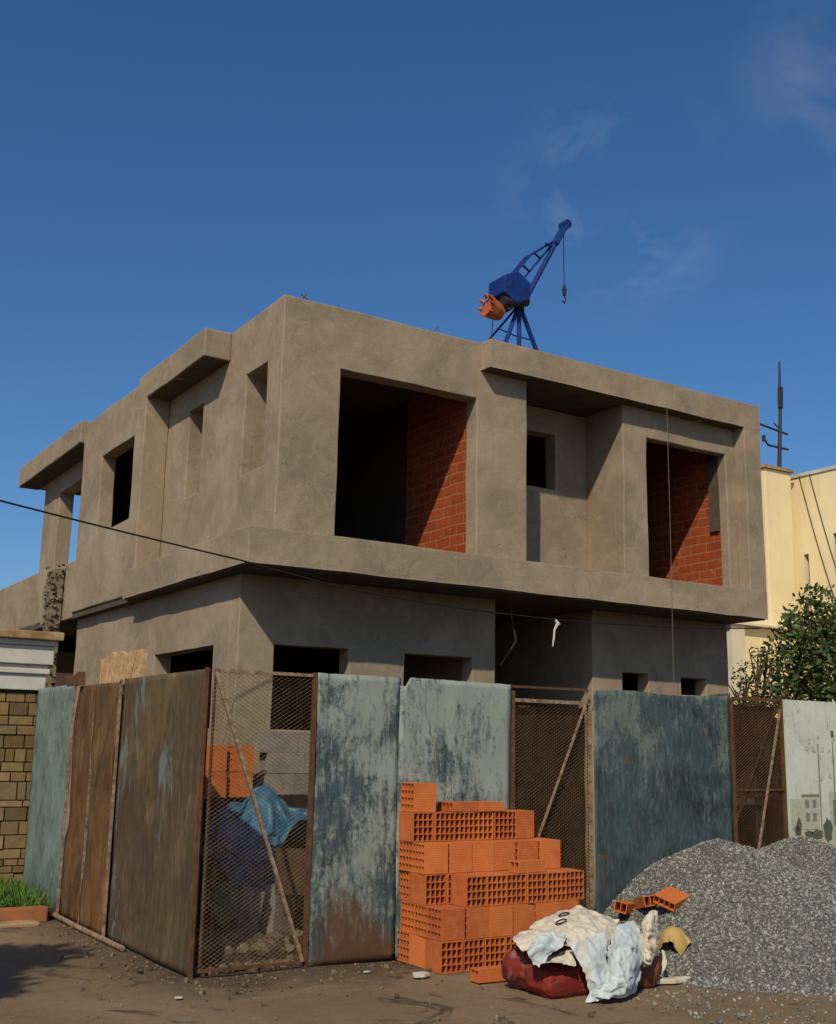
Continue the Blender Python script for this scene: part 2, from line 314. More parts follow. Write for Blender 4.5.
class MB:
    def __init__(s): s.v = []; s.f = []; s.mi = []
    def add(s, v, f, mi=0):
        k = len(s.v); s.v += [tuple(p) for p in v]; s.f += [tuple(i + k for i in q) for q in f]; s.mi += [mi] * len(f)
    def box(s, a, b, mi=0, mt=None):
        x0, y0, z0 = a; x1, y1, z1 = b
        v = [(x0, y0, z0), (x1, y0, z0), (x1, y1, z0), (x0, y1, z0), (x0, y0, z1), (x1, y0, z1), (x1, y1, z1), (x0, y1, z1)]
        if mt: v = [mt @ Vector(p) for p in v]
        s.add(v, [(0, 3, 2, 1), (4, 5, 6, 7), (0, 1, 5, 4), (1, 2, 6, 5), (2, 3, 7, 6), (3, 0, 4, 7)], mi); return s
    def tube(s, pts, r, n=8, mi=0, cap=True):
        pts = [Vector(p) for p in pts]; rs = r if isinstance(r, (list, tuple)) else [r] * len(pts)
        rings = []; k = len(s.v)
        for i, p in enumerate(pts):
            d = (pts[min(i + 1, len(pts) - 1)] - pts[max(i - 1, 0)]).normalized()
            a = d.orthogonal().normalized() if i == 0 else (pa - d * pa.dot(d)).normalized()
            pa = a; b = d.cross(a)
            rings.append([p + (a * math.cos(2 * math.pi * j / n) + b * math.sin(2 * math.pi * j / n)) * rs[i] for j in range(n)])
        v = [q for r_ in rings for q in r_]
        f = [(i * n + j, i * n + (j + 1) % n, (i + 1) * n + (j + 1) % n, (i + 1) * n + j) for i in range(len(pts) - 1) for j in range(n)]
        if cap: f += [tuple(range(n - 1, -1, -1)), tuple((len(pts) - 1) * n + j for j in range(n))]
        s.add(v, f, mi); return s
    def prism(s, poly, ax, w0, w1, mi=0):
        """poly = 2D points in the other two axes (in xyz order)"""
        def P(q, w):
            q = list(q); q.insert(ax, w); return tuple(q)
        n = len(poly); v = [P(q, w0) for q in poly] + [P(q, w1) for q in poly]
        f = [tuple(range(n - 1, -1, -1)), tuple(range(n, 2 * n))] + [(i, (i + 1) % n, n + (i + 1) % n, n + i) for i in range(n)]
        s.add(v, f, mi); return s
    def build(s, name, mat, parent=None, loc=(0, 0, 0), smooth=False, bevel=0, fix=True):
        me = bpy.data.meshes.new(name); off = rootloc(parent) if parent else Vector(loc)
        me.from_pydata([(p[0] - off.x, p[1] - off.y, p[2] - off.z) for p in s.v], [], s.f); me.update()
        for mm in (mat if isinstance(mat, (list, tuple)) else [mat]): me.materials.append(mm)
        if max(s.mi or [0]) > 0: me.polygons.foreach_set('material_index', s.mi)
        if fix:
            b = bmesh.new(); b.from_mesh(me); bmesh.ops.recalc_face_normals(b, faces=b.faces)
            if bevel:
                bmesh.ops.bevel(b, geom=[e for e in b.edges if len(e.link_faces) == 2 and e.calc_face_angle(0) > .5], offset=bevel, segments=2, profile=.6, affect='EDGES', clamp_overlap=True)
            b.to_mesh(me); b.free()
        if smooth: me.polygons.foreach_set('use_smooth', [True] * len(me.polygons))
        o = bpy.data.objects.new(name, me); col.objects.link(o)
        if parent: o.parent = parent
        else: o.location = loc
        return o

def grid_wall(axis, w0, w1, u0, u1, z0, z1, holes=()):
    """a wall in the plane axis=const, spanning u and z, with rectangular openings; one welded solid"""
    us = sorted({u0, u1, *[h[0] for h in holes], *[h[1] for h in holes]}); zs = sorted({z0, z1, *[h[2] for h in holes], *[h[3] for h in holes]})
    us = [u for u in us if u0 <= u <= u1]; zs = [z for z in zs if z0 <= z <= z1]
    solid = lambda i, j: 0 <= i < len(us) - 1 and 0 <= j < len(zs) - 1 and not any(h[0] <= (us[i] + us[i + 1]) / 2 <= h[1] and h[2] <= (zs[j] + zs[j + 1]) / 2 <= h[3] for h in holes)
    P = (lambda w, u, z: (w, u, z)) if axis == 0 else (lambda w, u, z: (u, w, z))
    mb = MB(); idx = {}
    def V(w, u, z):
        k = P(w, u, z)
        if k not in idx: idx[k] = len(mb.v); mb.v.append(k)
        return idx[k]
    for i in range(len(us) - 1):
        for j in range(len(zs) - 1):
            if not solid(i, j): continue
            a, b, c, d = us[i], us[i + 1], zs[j], zs[j + 1]
            mb.f.append((V(w0, a, c), V(w0, b, c), V(w0, b, d), V(w0, a, d))); mb.f.append((V(w1, a, c), V(w1, a, d), V(w1, b, d), V(w1, b, c)))
            if not solid(i - 1, j): mb.f.append((V(w0, a, c), V(w0, a, d), V(w1, a, d), V(w1, a, c)))
            if not solid(i + 1, j): mb.f.append((V(w0, b, c), V(w1, b, c), V(w1, b, d), V(w0, b, d)))
            if not solid(i, j - 1): mb.f.append((V(w0, a, c), V(w1, a, c), V(w1, b, c), V(w0, b, c)))
            if not solid(i, j + 1): mb.f.append((V(w0, a, d), V(w0, b, d), V(w1, b, d), V(w1, a, d)))
    mb.mi = [0] * len(mb.f)
    return mb

# ------------------------------------------------------------------ ground
def ground():
    mb = MB()
    # fine near part, coarse far ring
    nx, ny = 130, 130; x0, x1, y0, y1 = -12, 14, -12, 14
    P = lambda i, j: (x0 + (x1 - x0) * i / nx, y0 + (y1 - y0) * j / ny)
    for j in range(ny + 1):
        for i in range(nx + 1):
            x, y = P(i, j); e = 1 if 0 < i < nx and 0 < j < ny else 0
            mb.v.append((x, y, e * (.018 * noise.noise((x * 1.3, y * 1.3, 0)) + .006 * noise.noise((x * 5, y * 5, 3)))))
    for j in range(ny):
        for i in range(nx):
            a = j * (nx + 1) + i; mb.f.append((a, a + 1, a + nx + 2, a + nx + 1))
    B = 1500; k = len(mb.v)
    mb.v += [(x0, y0, 0), (x1, y0, 0), (x1, y1, 0), (x0, y1, 0), (-B, -B, 0), (B, -B, 0), (B, B, 0), (-B, B, 0)]
    mb.f += [(k, k + 4, k + 5, k + 1), (k + 1, k + 5, k + 6, k + 2), (k + 2, k + 6, k + 7, k + 3), (k + 3, k + 7, k + 4, k)]
    mb.mi = [0] * len(mb.f)
    o = mb.build('ground', M['ground'], smooth=True); tag(o, kind='structure')
ground()

# ------------------------------------------------------------------ the unfinished house
H = empty('unfinished_house', (3, 4, 0), 'unfinished two storey house of bare grey brown cement render with empty window openings', 'house')
C = M['concrete']
def hp(name, mb, mat=C, bevel=.012, parent=H):
    o = mb.build(name, mat, parent)
    if mat is not C: return o
    b = bmesh.new(); b.from_mesh(o.data); off = Vector(parent.location)
    lo = Vector([min(v.co[k] for v in b.verts) for k in range(3)]); hi = Vector([max(v.co[k] for v in b.verts) for k in range(3)])
    for k in range(3):
        q = math.ceil((lo[k] + off[k]) / .22) * .22 - off[k]
        while q < hi[k] - .02:
            if q > lo[k] + .02:
                nrm = Vector((0, 0, 0)); nrm[k] = 1; pl = Vector((0, 0, 0)); pl[k] = q
                bmesh.ops.bisect_plane(b, geom=b.verts[:] + b.edges[:] + b.faces[:], plane_co=pl, plane_no=nrm, dist=.0005)
            q += .22
    if bevel:
        bmesh.ops.bevel(b, geom=[e for e in b.edges if len(e.link_faces) == 2 and e.calc_face_angle(0) > .5], offset=bevel, segments=2, profile=.6, affect='EDGES', clamp_overlap=True)
    for v in b.verts:
        p = v.co + off
        v.co += Vector((noise.noise(p * 1.7), noise.noise(p * 1.7 + Vector((9, 0, 0))), noise.noise(p * 1.7 + Vector((0, 9, 0))))) * .010 + Vector((noise.noise(p * 6 + Vector((3, 0, 0))), noise.noise(p * 6 + Vector((5, 5, 0))), noise.noise(p * 6))) * .005
    b.to_mesh(o.data); b.free(); o.data.update()
    return o
ZB, ZT, ZS, ZR = 3.24, 3.58, 5.66, 5.98
# upper storey, street side
hp('upper_wall', grid_wall(1, 0, .2, 0, 3.02, 3.3, ZR, [(.65, 2.34, 3.60, 5.34)]))
hp('upper_wall', grid_wall(1, .003, .14, 4.46, 6.64, 3.3, ZS - .003, [(4.84, 6.2, 3.60, 5.31)]))
hp('recess_wall', grid_wall(1, .66, .86, 3.02, 4.46, 3.5, ZS - .008, [(3.3, 3.98, 4.66, 5.34)]))
hp('recess_wall', MB().box((2.84, .2, 3.5), (3.018, .86, ZS)), bevel=0)
hp('recess_wall', MB().box((4.463, .14, 3.5), (4.62, .86, ZS)), bevel=0)
# band, fascia, right pillar
def lshape(z0, z1):
    mb = MB(); mb.prism([(-.34, -.18), (6.65, -.18), (6.65, -.002), (-.002, -.002), (-.002, 3.36), (-.34, 3.36)], 2, z0, z1); return mb
hp('projecting_band', lshape(ZB, ZT), bevel=.018)
hp('roof_fascia', MB().box((2.386, -.18, ZS), (6.65, .3, ZR)).v and MB().prism([(2.386, -.18), (6.65, -.18), (6.65, .25), (3.024, .25), (3.024, -.002), (2.386, -.002)], 2, ZS, ZR), bevel=.015)
hp('end_pillar', MB().box((6.36, -.178, ZT - .01), (6.648, 0, ZS + .01)), bevel=.01)
# upper storey, side street
hp('side_wall', grid_wall(0, 0.003, .3, .2, 3.4, 3.3, ZR - .003, [(.34, .87, 4.3, 5.38), (2.02, 2.45, 4.33, 5.37)]))
hp('side_fascia', MB().box((-.30, 1.31, ZS), (-.001, 3.44, ZR)), bevel=.015)
hp('side_pillar', MB().box((-.30, 3.12, 3.3), (-.001, 3.44, ZS + .01)), bevel=.012)
hp('side_wall', grid_wall(0, -.26, -.07, 3.442, 5.75, 3.31, 5.93, [(3.58, 4.87, 4.25, 5.30)]))
# far loggia
hp('loggia_roof', MB().box((-.32, 5.752, 5.68), (3.2, 9.25, 6.0)), bevel=.015)
hp('loggia_wall', grid_wall(0, 0, .22, 5.752, 8.75, 3.26, 5.68, [(5.9, 7.85, 4.12, 5.38)]))
hp('terrace_parapet', MB().box((-.25, 7.4, 3.3), (-.003, 14.5, 4.09)), bevel=.02)
hp('terrace_parapet', MB().box((-.25, 5.752, 3.24), (-.003, 7.398, 4.03)), bevel=.01)
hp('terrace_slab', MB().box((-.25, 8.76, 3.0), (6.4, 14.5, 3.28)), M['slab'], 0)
# thin dark panels added under the soffits, painting in their shade
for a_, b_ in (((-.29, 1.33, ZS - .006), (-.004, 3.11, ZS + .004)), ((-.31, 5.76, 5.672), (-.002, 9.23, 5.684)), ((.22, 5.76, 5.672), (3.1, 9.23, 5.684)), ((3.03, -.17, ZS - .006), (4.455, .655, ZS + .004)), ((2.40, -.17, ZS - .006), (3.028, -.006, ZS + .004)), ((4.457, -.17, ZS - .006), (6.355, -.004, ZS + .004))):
    hp('shade_soffit', MB().box(a_, b_), M['slab'], 0)
hp('shade_soffit', MB().box((-.252, 3.45, 3.30), (-.08, 5.74, 3.318)), M['slab'], 0)
# slabs, roof, inner walls
hp('floor_slab', MB().prism([(-.315, -.155), (6.62, -.155), (6.62, 8.75), (-.24, 8.75), (-.24, 3.33), (-.315, 3.33)], 2, ZB - .014, 3.46), M['slab'], 0)  # reaches just below the band so its dark colour paints the underside shade
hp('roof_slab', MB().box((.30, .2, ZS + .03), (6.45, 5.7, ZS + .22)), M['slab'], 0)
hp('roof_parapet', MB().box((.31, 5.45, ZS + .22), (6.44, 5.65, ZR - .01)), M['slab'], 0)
hp('party_wall', MB().box((6.45, .141, 3.3), (6.645, 9.0, ZS + .25)), C, 0)
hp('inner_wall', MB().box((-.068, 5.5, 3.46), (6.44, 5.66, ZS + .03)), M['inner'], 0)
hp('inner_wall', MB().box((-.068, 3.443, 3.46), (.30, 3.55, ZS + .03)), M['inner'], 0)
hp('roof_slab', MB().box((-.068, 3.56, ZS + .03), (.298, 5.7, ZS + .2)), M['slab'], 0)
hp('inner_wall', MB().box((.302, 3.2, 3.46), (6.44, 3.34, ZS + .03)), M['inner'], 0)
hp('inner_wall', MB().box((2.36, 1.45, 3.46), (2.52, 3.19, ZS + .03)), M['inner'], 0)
hp('brick_partition', MB().box((2.352, .203, 3.462), (2.52, 1.44, ZS + .028)), M['brickwall'], 0)
hp('brick_partition', MB().box((6.23, .143, 3.462), (6.44, 2.6, ZS + .028)), M['brickwall'], 0)
hp('door_lining', MB().box((6.19, .16, 4.35), (6.226, .30, 5.6)), M['slab'], 0)
# ground floor
hp('lower_wall', grid_wall(1, .45, .65, -.12, 2.93, 0, ZB, [(.26, 1.1, 1.75, 2.57), (1.76, 2.62, 1.75, 2.57)]), bevel=.01)
hp('lower_wall', grid_wall(1, .45, .65, 4.34, 6.6, 0, ZB, [(4.80, 5.22, 2.30, 2.53), (5.76, 6.2, 2.30, 2.51)]), bevel=.01)
hp('lower_wall', grid_wall(0, -.12, .08, .652, 5.9, 0, ZB, [(1.05, 2.75, 1.75, 2.57)]), bevel=.008)
hp('porch_wall', MB().box((2.74, .652, 0), (2.928, 3.2, ZB)), C, 0)
hp('porch_wall', MB().box((4.343, .652, 0), (4.53, 3.2, ZB)), C, 0)
hp('porch_wall', MB().box((2.93, 3.0, 0), (4.34, 3.2, ZB)), M['inner'], 0)
hp('lower_party_wall', MB().box((6.4, .652, 0), (6.598, 9.0, ZB)), C, 0)
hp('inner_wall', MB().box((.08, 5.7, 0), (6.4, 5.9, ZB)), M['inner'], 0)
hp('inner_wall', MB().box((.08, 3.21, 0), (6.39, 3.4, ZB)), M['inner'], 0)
hp('carport_post', MB().box((.0, 8.4, 0), (.3, 8.7, 3.24)), C, .01)
# starter bars and string on the roof edge
for x, y, a, b in ((.24, .12, .05, .0), (.31, .1, -.07, .03), (.66, .12, .01, .02), (1.83, .1, .05, 0)):
    MB().tube([(x, y, ZR - .03), (x + a * .3, y, ZR + .05), (x + a, y + b, ZR + .1)], .006, 5).build('starter_bar', M['rust'], H)
mb = MB().tube([(2.43, -.16, ZR), (2.44, -.12, ZR + .05), (2.47, -.06, ZR + .07), (2.5, .05, ZR + .01)], .004, 5)
mb.build('bent_wire', M['rust'], H)

# plumb line and loose strip hanging from the slab
o = MB().tube([(4.99, -.2, 5.70), (4.985, -.21, 4.2), (4.98, -.2, 2.2)], .0032, 5).build('plumb_line', M['string'], loc=(4.98, -.2, 2.2))
tag(o, 'thin pale string hanging straight down past the right hand window opening', 'string')
o = MB().tube([(3.2, -.25, 2.975), (3.23, -.27, 2.93), (3.19, -.26, 2.86), (3.17, -.27, 2.76), (3.155, -.27, 2.68)], [.012, .022, .012, .011, .007], 6).tube([(3.2, -.25, 2.965), (3.27, -.25, 2.92)], .008, 5).build('hanging_rag', M['white'], loc=(3.2, -.25, 2.9))
tag(o, 'white rag hanging from the dark wire under the overhang', 'rag')
# power cable
def sag(a, b, s, n=16):
    a = Vector(a); b = Vector(b); return [a.lerp(b, i / n) + Vector((0, 0, -4 * s * (i / n) * (1 - i / n))) for i in range(n + 1)]
pts = sag((-9.5, -3.1, 4.02), (-.47, -.3, 3.225), .10, 24) + sag((-.47, -.3, 3.225), (.5, -.3, 3.08), .0, 3)[1:] + sag((.5, -.3, 3.08), (3.2, -.26, 2.97), .03, 10)[1:] + sag((3.2, -.26, 2.97), (6.6, -.1, 3.13), .03, 10)[1:]
o = MB().tube(pts, .0075, 6).build('power_cable', M['cable'], loc=(-.47, -.3, 3.2)); tag(o, 'black cable slung from the left and along under the house overhang', 'cable')
o = MB().tube(sag((2.93, .2, 3.2), (2.95, .1, 2.75), 0, 4) + [Vector((2.9, .12, 2.66)), Vector((2.9, .3, 2.5))], .010, 6).build('drain_pipe', M['darkmetal'], H)


# ------------------------------------------------------------------ roof hoist
def hoist():
    y = .07
    T = empty('roof_hoist', (2.95, y, ZR), 'blue builders hoist with lattice jib standing on the roof edge', 'hoist')
    top = Vector((2.97, y, 6.56))
    for fx, fy in ((2.95, y - .02), (3.29, y + .02), (2.70, y - .06), (2.58, y + .3)):
        f = Vector((fx, fy, ZR + .005))
        MB().tube([top + Vector((0, 0, .03)), f], .026 if fx > 2.6 else .014, 8).build('leg', M['blue'], T)
        MB().box((fx - .05, fy - .04, ZR + .001), (fx + .05, fy + .04, ZR + .02)).build('foot_plate', M['blue'], T)
    MB().tube([Vector((2.66, y - .03, 6.22)), Vector((2.9, y, 6.2)), Vector((3.13, y, 6.2))], .008, 6).build('cross_stay', M['blue'], T)
    MB().tube([top - Vector((0, 0, .05)), top + Vector((0, 0, .22))], .06, 12).build('swivel_head', M['darkmetal'], T)
    # jib
    j0 = Vector((3.03, y, 6.62)); tip = Vector((3.66, y, 7.76)); jd = (tip - j0).normalized(); up = Vector((-jd.z, 0, jd.x))
    MB().tube([j0 - jd * .1, j0 + jd * 1.22, tip], [.036, .03, .03], 8).build('jib_beam', M['blue'], T)
    a0 = Vector((2.86, y, 6.92)); a1 = tip - jd * .30 + up * .03
    b0 = Vector((2.98, y, 6.86)); b1 = a1 + jd * .05 - up * .02
    for off in (-.05, .05):
        o_ = Vector((0, off, 0)); kink = a0.lerp(a1, .45) + up * .055
        MB().tube([a0 + o_, kink + o_, a1], .014, 6).build('tie_bar', M['blue'], T)
    MB().tube([b0, b1], .013, 6).build('tie_bar', M['blue'], T)
    for t_ in (.22, .52, .8):
        p = a0.lerp(a1, t_) + up * .05 * math.sin(min(1, t_ / .45) * 1.57); q = b0.lerp(b1, t_ + .03)
        MB().tube([p + Vector((0, -.05, 0)), q], .015, 6).build('rung', M['blue'], T)
    # pulley head
    hd = MB(); c = tip - jd * .06
    for s in (-1, 1): hd.tube([tip - jd * .34 + Vector((0, s * .035, 0)), tip + Vector((0, s * .035, 0)) + jd * .02], .03, 6)
    hd.tube([tip + Vector((0, -.06, 0)), tip + Vector((0, .06, 0))], .055, 12)
    hd.build('pulley_head', M['blue'], T)
    # motor box: six sided cowl
    cx, cz = 2.82, 6.71; r_ = .208
    poly = [(cx + r_ * math.cos(R(a)) * (1.02), cz + r_ * math.sin(R(a)) * .96) for a in (88, 148, 208, 268, 328, 28)]
    MB().prism(poly, 1, y - .17, y + .15).build('motor_housing', M['blue'], T, bevel=.02)
    MB().tube([(2.66, y - .1, 6.52), (3.0, y - .1, 6.60)], .06, 10).tube([(2.74, y - .12, 6.50), (2.74, y + .12, 6.50)], .07, 12).build('winch_drum', M['darkmetal'], T)
    # orange ballast bucket under the motor
    bk = MB(); 
    pr = []
    for i, (q, rr) in enumerate(((0, .08), (.09, .11), (.17, .12), (.2, .13))):
        d = Vector((-.8, 0, .25)).normalized(); cc = Vector((2.70, y - .02, 6.40)) + d * q; pr.append((cc, rr))
    bk.tube([p for p, _ in pr], [q for _, q in pr], 9)
    for i in range(8):
        a = i * .785; bk.tube([pr[-1][0] + Vector((.0, math.cos(a) * .105, math.sin(a) * .105)), pr[-1][0] + Vector((-.05, math.cos(a) * .13, math.sin(a) * .13))], [.03, .006], 4)
    bk.build('ballast_bucket', M['orangebin'], T)
    MB().tube([(2.60, y, 6.33), (2.58, y, 6.1), (2.56, y, 6.0)], .005, 5).build('control_cord', M['cable'], T)
    # rope and hook
    x = 3.64
    MB().tube([(x, y, 7.75), (x - .005, y, 7.3), (x, y, 6.98)], .005, 5).build('rope', M['cable'], T)
    MB().tube([(x, y, 7.0), (x, y, 6.94), (x, y, 6.86)], [.01, .028, .018], 8).tube([(x, y, 6.86), (x + .02, y, 6.81), (x, y, 6.765), (x - .03, y, 6.79)], .010, 6).build('hook', M['darkmetal'], T)
hoist()

# ------------------------------------------------------------------ yellow neighbour house on the right
Y = empty('yellow_house', (16, 5, 0), 'pale yellow rendered house with flat roof beyond the right end of the fence', 'house')
Yl = M['yellow']
MB().box((12.83, 5, 4.0), (13.62, 9, 7.14)).build('chimney_pier', Yl, Y, bevel=.03)
MB().box((12.78, 4.95, 7.14), (13.66, 6, 7.20)).build('coping', M['capslab'], Y)
grid_wall(0, 13.83, 14.1, -3, 9, 4.02, 7.08, [(3.75, 4.25, 4.9, 5.82), (4.84, 4.96, 4.3, 5.5)]).build('wall', Yl, Y)
MB().box((13.80, -3, 7.08), (14.14, 9, 7.15)).build('coping', M['white'], Y)
MB().box((13.62, 5.3, 4.02), (13.83, 9, 7.0)).build('wall', Yl, Y)
f = MB().box((13.9, 3.75, 4.9), (13.95, 4.25, 5.82)).build('window', M['glassdark'], Y)
MB().box((13.86, 3.75, 4.9), (13.9, 3.80, 5.82)).box((13.86, 3.98, 4.9), (13.9, 4.02, 5.82)).build('frame', M['woodbrown'], f)
MB().box((13.97, 4.80, 4.25), (14.0, 5.0, 5.6)).build('window', M['glassdark'], Y)
MB().box((11.98, 5.0, 0), (20, 9, 3.95)).build('lower_wall', Yl, Y)
MB().box((11.62, 4.9, 0), (11.978, 9, 3.96)).build('corner_pier', M['cream'], Y)
MB().box((11.5, 4.85, 3.962), (20, 9, 4.0)).build('ledge', M['cream'], Y)
MB().box((14.102, -3, 4.02), (20, 9, 6.9)).build('rear_block', Yl, Y)
MB().box((13.9, -3, 0), (20, 4.84, 4.01)).build('lower_wall', Yl, Y)
for dy in (0, .25): MB().tube(sag((13.8, 4.7 + dy, 7.1), (13.8, 3.9 + dy, 4.2), .15, 8), .007, 5).build('cable', M['cable'], Y)
A = empty('roof_aerial', (13.42, 5.2, 7.2), 'thin dark aerial mast with short side arms on the yellow roof', 'aerial')
MB().tube([(13.4, 5.1, 7.2), (13.5, 5.1, 8.3), (13.56, 5.1, 9.5)], [.045, .035, .02], 7).tube([(13.52, 5.1, 8.5), (13.55, 5.1, 8.95)], .06, 6).build('mast', M['darkmetal'], A)
MB().tube([(12.88, 5.1, 8.06), (13.7, 5.1, 7.98)], .022, 6).build('side_arm', M['darkmetal'], A)
MB().tube([(12.98, 5.1, 7.78), (13.1, 5.1, 7.66), (13.7, 5.1, 7.66)], .022, 6).tube([(12.98, 5.1, 7.72), (12.98, 5.1, 7.84)], .04, 6).build('side_arm', M['darkmetal'], A)
MB().tube([(13.5, 5.1, 8.05), (13.3, 5.1, 8.15)], .015, 5).build('side_arm', M['darkmetal'], A)

o = MB().box((6.75, 1.6, 0), (11.4, 1.8, 2.12)).build('yard_wall', m_rustwood('oldwall', 11, (.075, .045, .025), (.04, .026, .016)), loc=(9, 1.7, 0)); tag(o, 'dark brown yard wall seen through the rusty mesh at the right', 'wall')
# pale wall far behind, seen through the carport
o = MB().box((-6, 22, 0), (12, 22.3, 5.0), 0).box((-6.02, 21.95, 0), (12.02, 21.998, 3.68), 1).build('boundary_wall', [M['white'], M['woodbrown']], loc=(3, 22, 0))
tag(o, 'pale boundary wall with brown lower half seen through the carport at the left', 'wall')

# ------------------------------------------------------------------ foliage
def leaves(mb, c, rad, n, size, rnd, aspect=.45):
    for _ in range(n):
        while True:
            p = Vector((rnd.uniform(-1, 1), rnd.uniform(-1, 1), rnd.uniform(-1, 1)))
            if p.length < 1: break
        p = p * (.55 + .45 * p.length) if p.length else p
        p = Vector(c) + Vector((p.x * rad[0], p.y * rad[1], p.z * rad[2]))
        d = Vector((rnd.gauss(0, 1), rnd.gauss(0, 1), rnd.gauss(0, .8) + .2)).normalized(); s = d.orthogonal().normalized(); s.rotate(Matrix.Rotation(rnd.uniform(0, 6.3), 3, d))
        l = size * rnd.uniform(.6, 1.3); wd = l * aspect
        mb.add([p, p + d * l * .5 + s * wd * .5, p + d * l, p + d * l * .5 - s * wd * .5], [(0, 1, 2, 3)])
def shrub(name, base, blobs, n, size, mat, label, cat, stems=6, flowers=(), group=None, seed=1):
    rnd = random.Random(seed); T = empty(name, base, label, cat, group)
    tr = MB()
    for b in blobs[:stems]:
        q = Vector(b[0]); b0 = Vector(base); mid = b0.lerp(q, .5) + Vector((rnd.uniform(-.15, .15), rnd.uniform(-.15, .15), .1))
        tr.tube([b0, mid, q], [.05, .03, .012], 6)
        for _ in range(5):
            e = q + Vector((rnd.uniform(-1, 1) * b[1][0], rnd.uniform(-1, 1) * b[1][1], rnd.uniform(-.5, 1) * b[1][2])); tr.tube([mid.lerp(q, .7), e], [.014, .005], 4)
    tr.build('trunk', M['bark'], T)
    cr_ = MB(); tot = sum(b[1][0] * b[1][1] * b[1][2] for b in blobs)
    for b in blobs: leaves(cr_, b[0], b[1], int(n * b[1][0] * b[1][1] * b[1][2] / tot) + 10, size, rnd)
    cr_.build('crown', mat, T, fix=False)
    for p in flowers:
        fl = MB()
        for i in range(9):
            a = i * .7; d = Vector((math.cos(a) * .8, -.6 + .2 * math.sin(3 * a), math.sin(a) * .8)).normalized(); s = d.cross(Vector((0, 1, .1))).normalized()
            p0 = Vector(p); fl.add([p0, p0 + d * .07 + s * .045, p0 + d * .14, p0 + d * .07 - s * .045], [(0, 1, 2, 3)])
        fl.build('flower', M['petal'], T, fix=False)
    return T
rnd = random.Random(5)
bl = [((7.85, .2, 2.75), (.75, .6, .7)), ((8.5, .2, 3.1), (.9, .6, .8)), ((8.0, .1, 3.35), (.45, .4, .45)), ((7.1, .0, 2.45), (.4, .3, .4)), ((7.4, .0, 2.75), (.4, .35, .4)), ((9.2, .3, 2.5), (.9, .7, 1.2)), ((8.2, .2, 2.0), (1.4, .7, .7)), ((7.95, .2, 3.66), (.2, .2, .25)), ((7.35, 0, 3.2), (.3, .3, .3)), ((8.75, 0, 3.75), (.3, .3, .3))]
shrub('garden_bush', (8.2, .3, 0), bl, 9000, .10, M['leaf'], 'dense dark green bush with an orange flower behind the fence beside the yellow house', 'bush', 5, [(8.20, -.50, 3.08), (8.12, -.50, 3.02), (7.75, -.45, 2.78), (8.9, -.3, 3.4)], seed=3)
bl = [((5.75, -.6, 2.45), (.22, .2, .22)), ((6.05, -.5, 2.3), (.35, .25, .2)), ((5.95, -.6, 2.75), (.12, .12, .1)), ((6.2, -.5, 2.68), (.2, .15, .15)), ((4.7, -1.0, 2.1), (.35, .2, .1)), ((5.2, -.9, 2.12), (.4, .2, .12))]
shrub('straggly_climber', (5.6, -.6, 0), bl, 800, .06, M['leafdark'], 'sparse twiggy climber creeping over the top of the rusty mesh at the right', 'climber', 6, seed=8)
# unseen tree added off to the left to cast shade on the road
bl = [((-5.0 + rnd.uniform(-.5, .35), -2.85 + rnd.uniform(-.5, .5), 2.45 + rnd.uniform(-.3, .4)), (.6, .5, .42)) for _ in range(9)]
shrub('added_shade_tree', (-5.05, -2.95, 0), bl, 9000, .15, M['leaf'], 'unseen small tree added beyond the left edge to shade the road', 'tree', 5, seed=12)

# ------------------------------------------------------------------ stone gate post with white cornice, planter
G = empty('stone_gatepost', (-2.1, 3.2, 0), 'gatepost clad in brown field stone under a white stepped cornice', 'gatepost')
MB().box((-3.6, 2.95, 0), (-1.30, 3.7, 2.13)).build('core', M['mortar'], G)
sm = MB(); rnd = random.Random(4); z = .02
while z < 2.1:
    h = min(rnd.choice((.07, .10, .14, .19)), 2.12 - z); x = -3.58
    while x < -1.32:
        wd = min(rnd.uniform(.09, .27), -1.295 - x)
        if h > .18 and wd > .2 and rnd.random() < .5:
            sm.box((x + .008, 2.90 + rnd.uniform(0, .02), z + .006), (x + wd - .008, 2.96, z + h * .5 - .005)); sm.box((x + .008, 2.90 + rnd.uniform(0, .02), z + h * .5 + .005), (x + wd - .008, 2.96, z + h - .006))
        else: sm.box((x + .008, 2.90 + rnd.uniform(0, .025), z + .006), (x + wd - .008, 2.96, z + h - .006))
        x += wd
    yy = 2.97
    while yy < 3.68:
        wd = min(rnd.uniform(.12, .3), 3.69 - yy); sm.box((-1.31, yy + .006, z + .006), (-1.27 + rnd.uniform(-.015, .01), yy + wd - .006, z + h - .006)); yy += wd
    z += h
sm.build('stone_cladding', M['stone'], G, bevel=.008)
cn_ = MB()
for (e, z0, z1) in ((.02, 2.13, 2.30), (.05, 2.302, 2.36), (.03, 2.362, 2.40), (.07, 2.402, 2.60), (.10, 2.602, 2.66)):
    cn_.box((-3.7, 2.9 - e, z0), (-1.28 + e, 3.75, z1))
cn_.build('cornice', M['white'], G, bevel=.01)
MB().box((-3.8, 2.74, 2.662), (-1.14, 3.85, 2.75)).build('cap_slab', M['capslab'], G, bevel=.012)
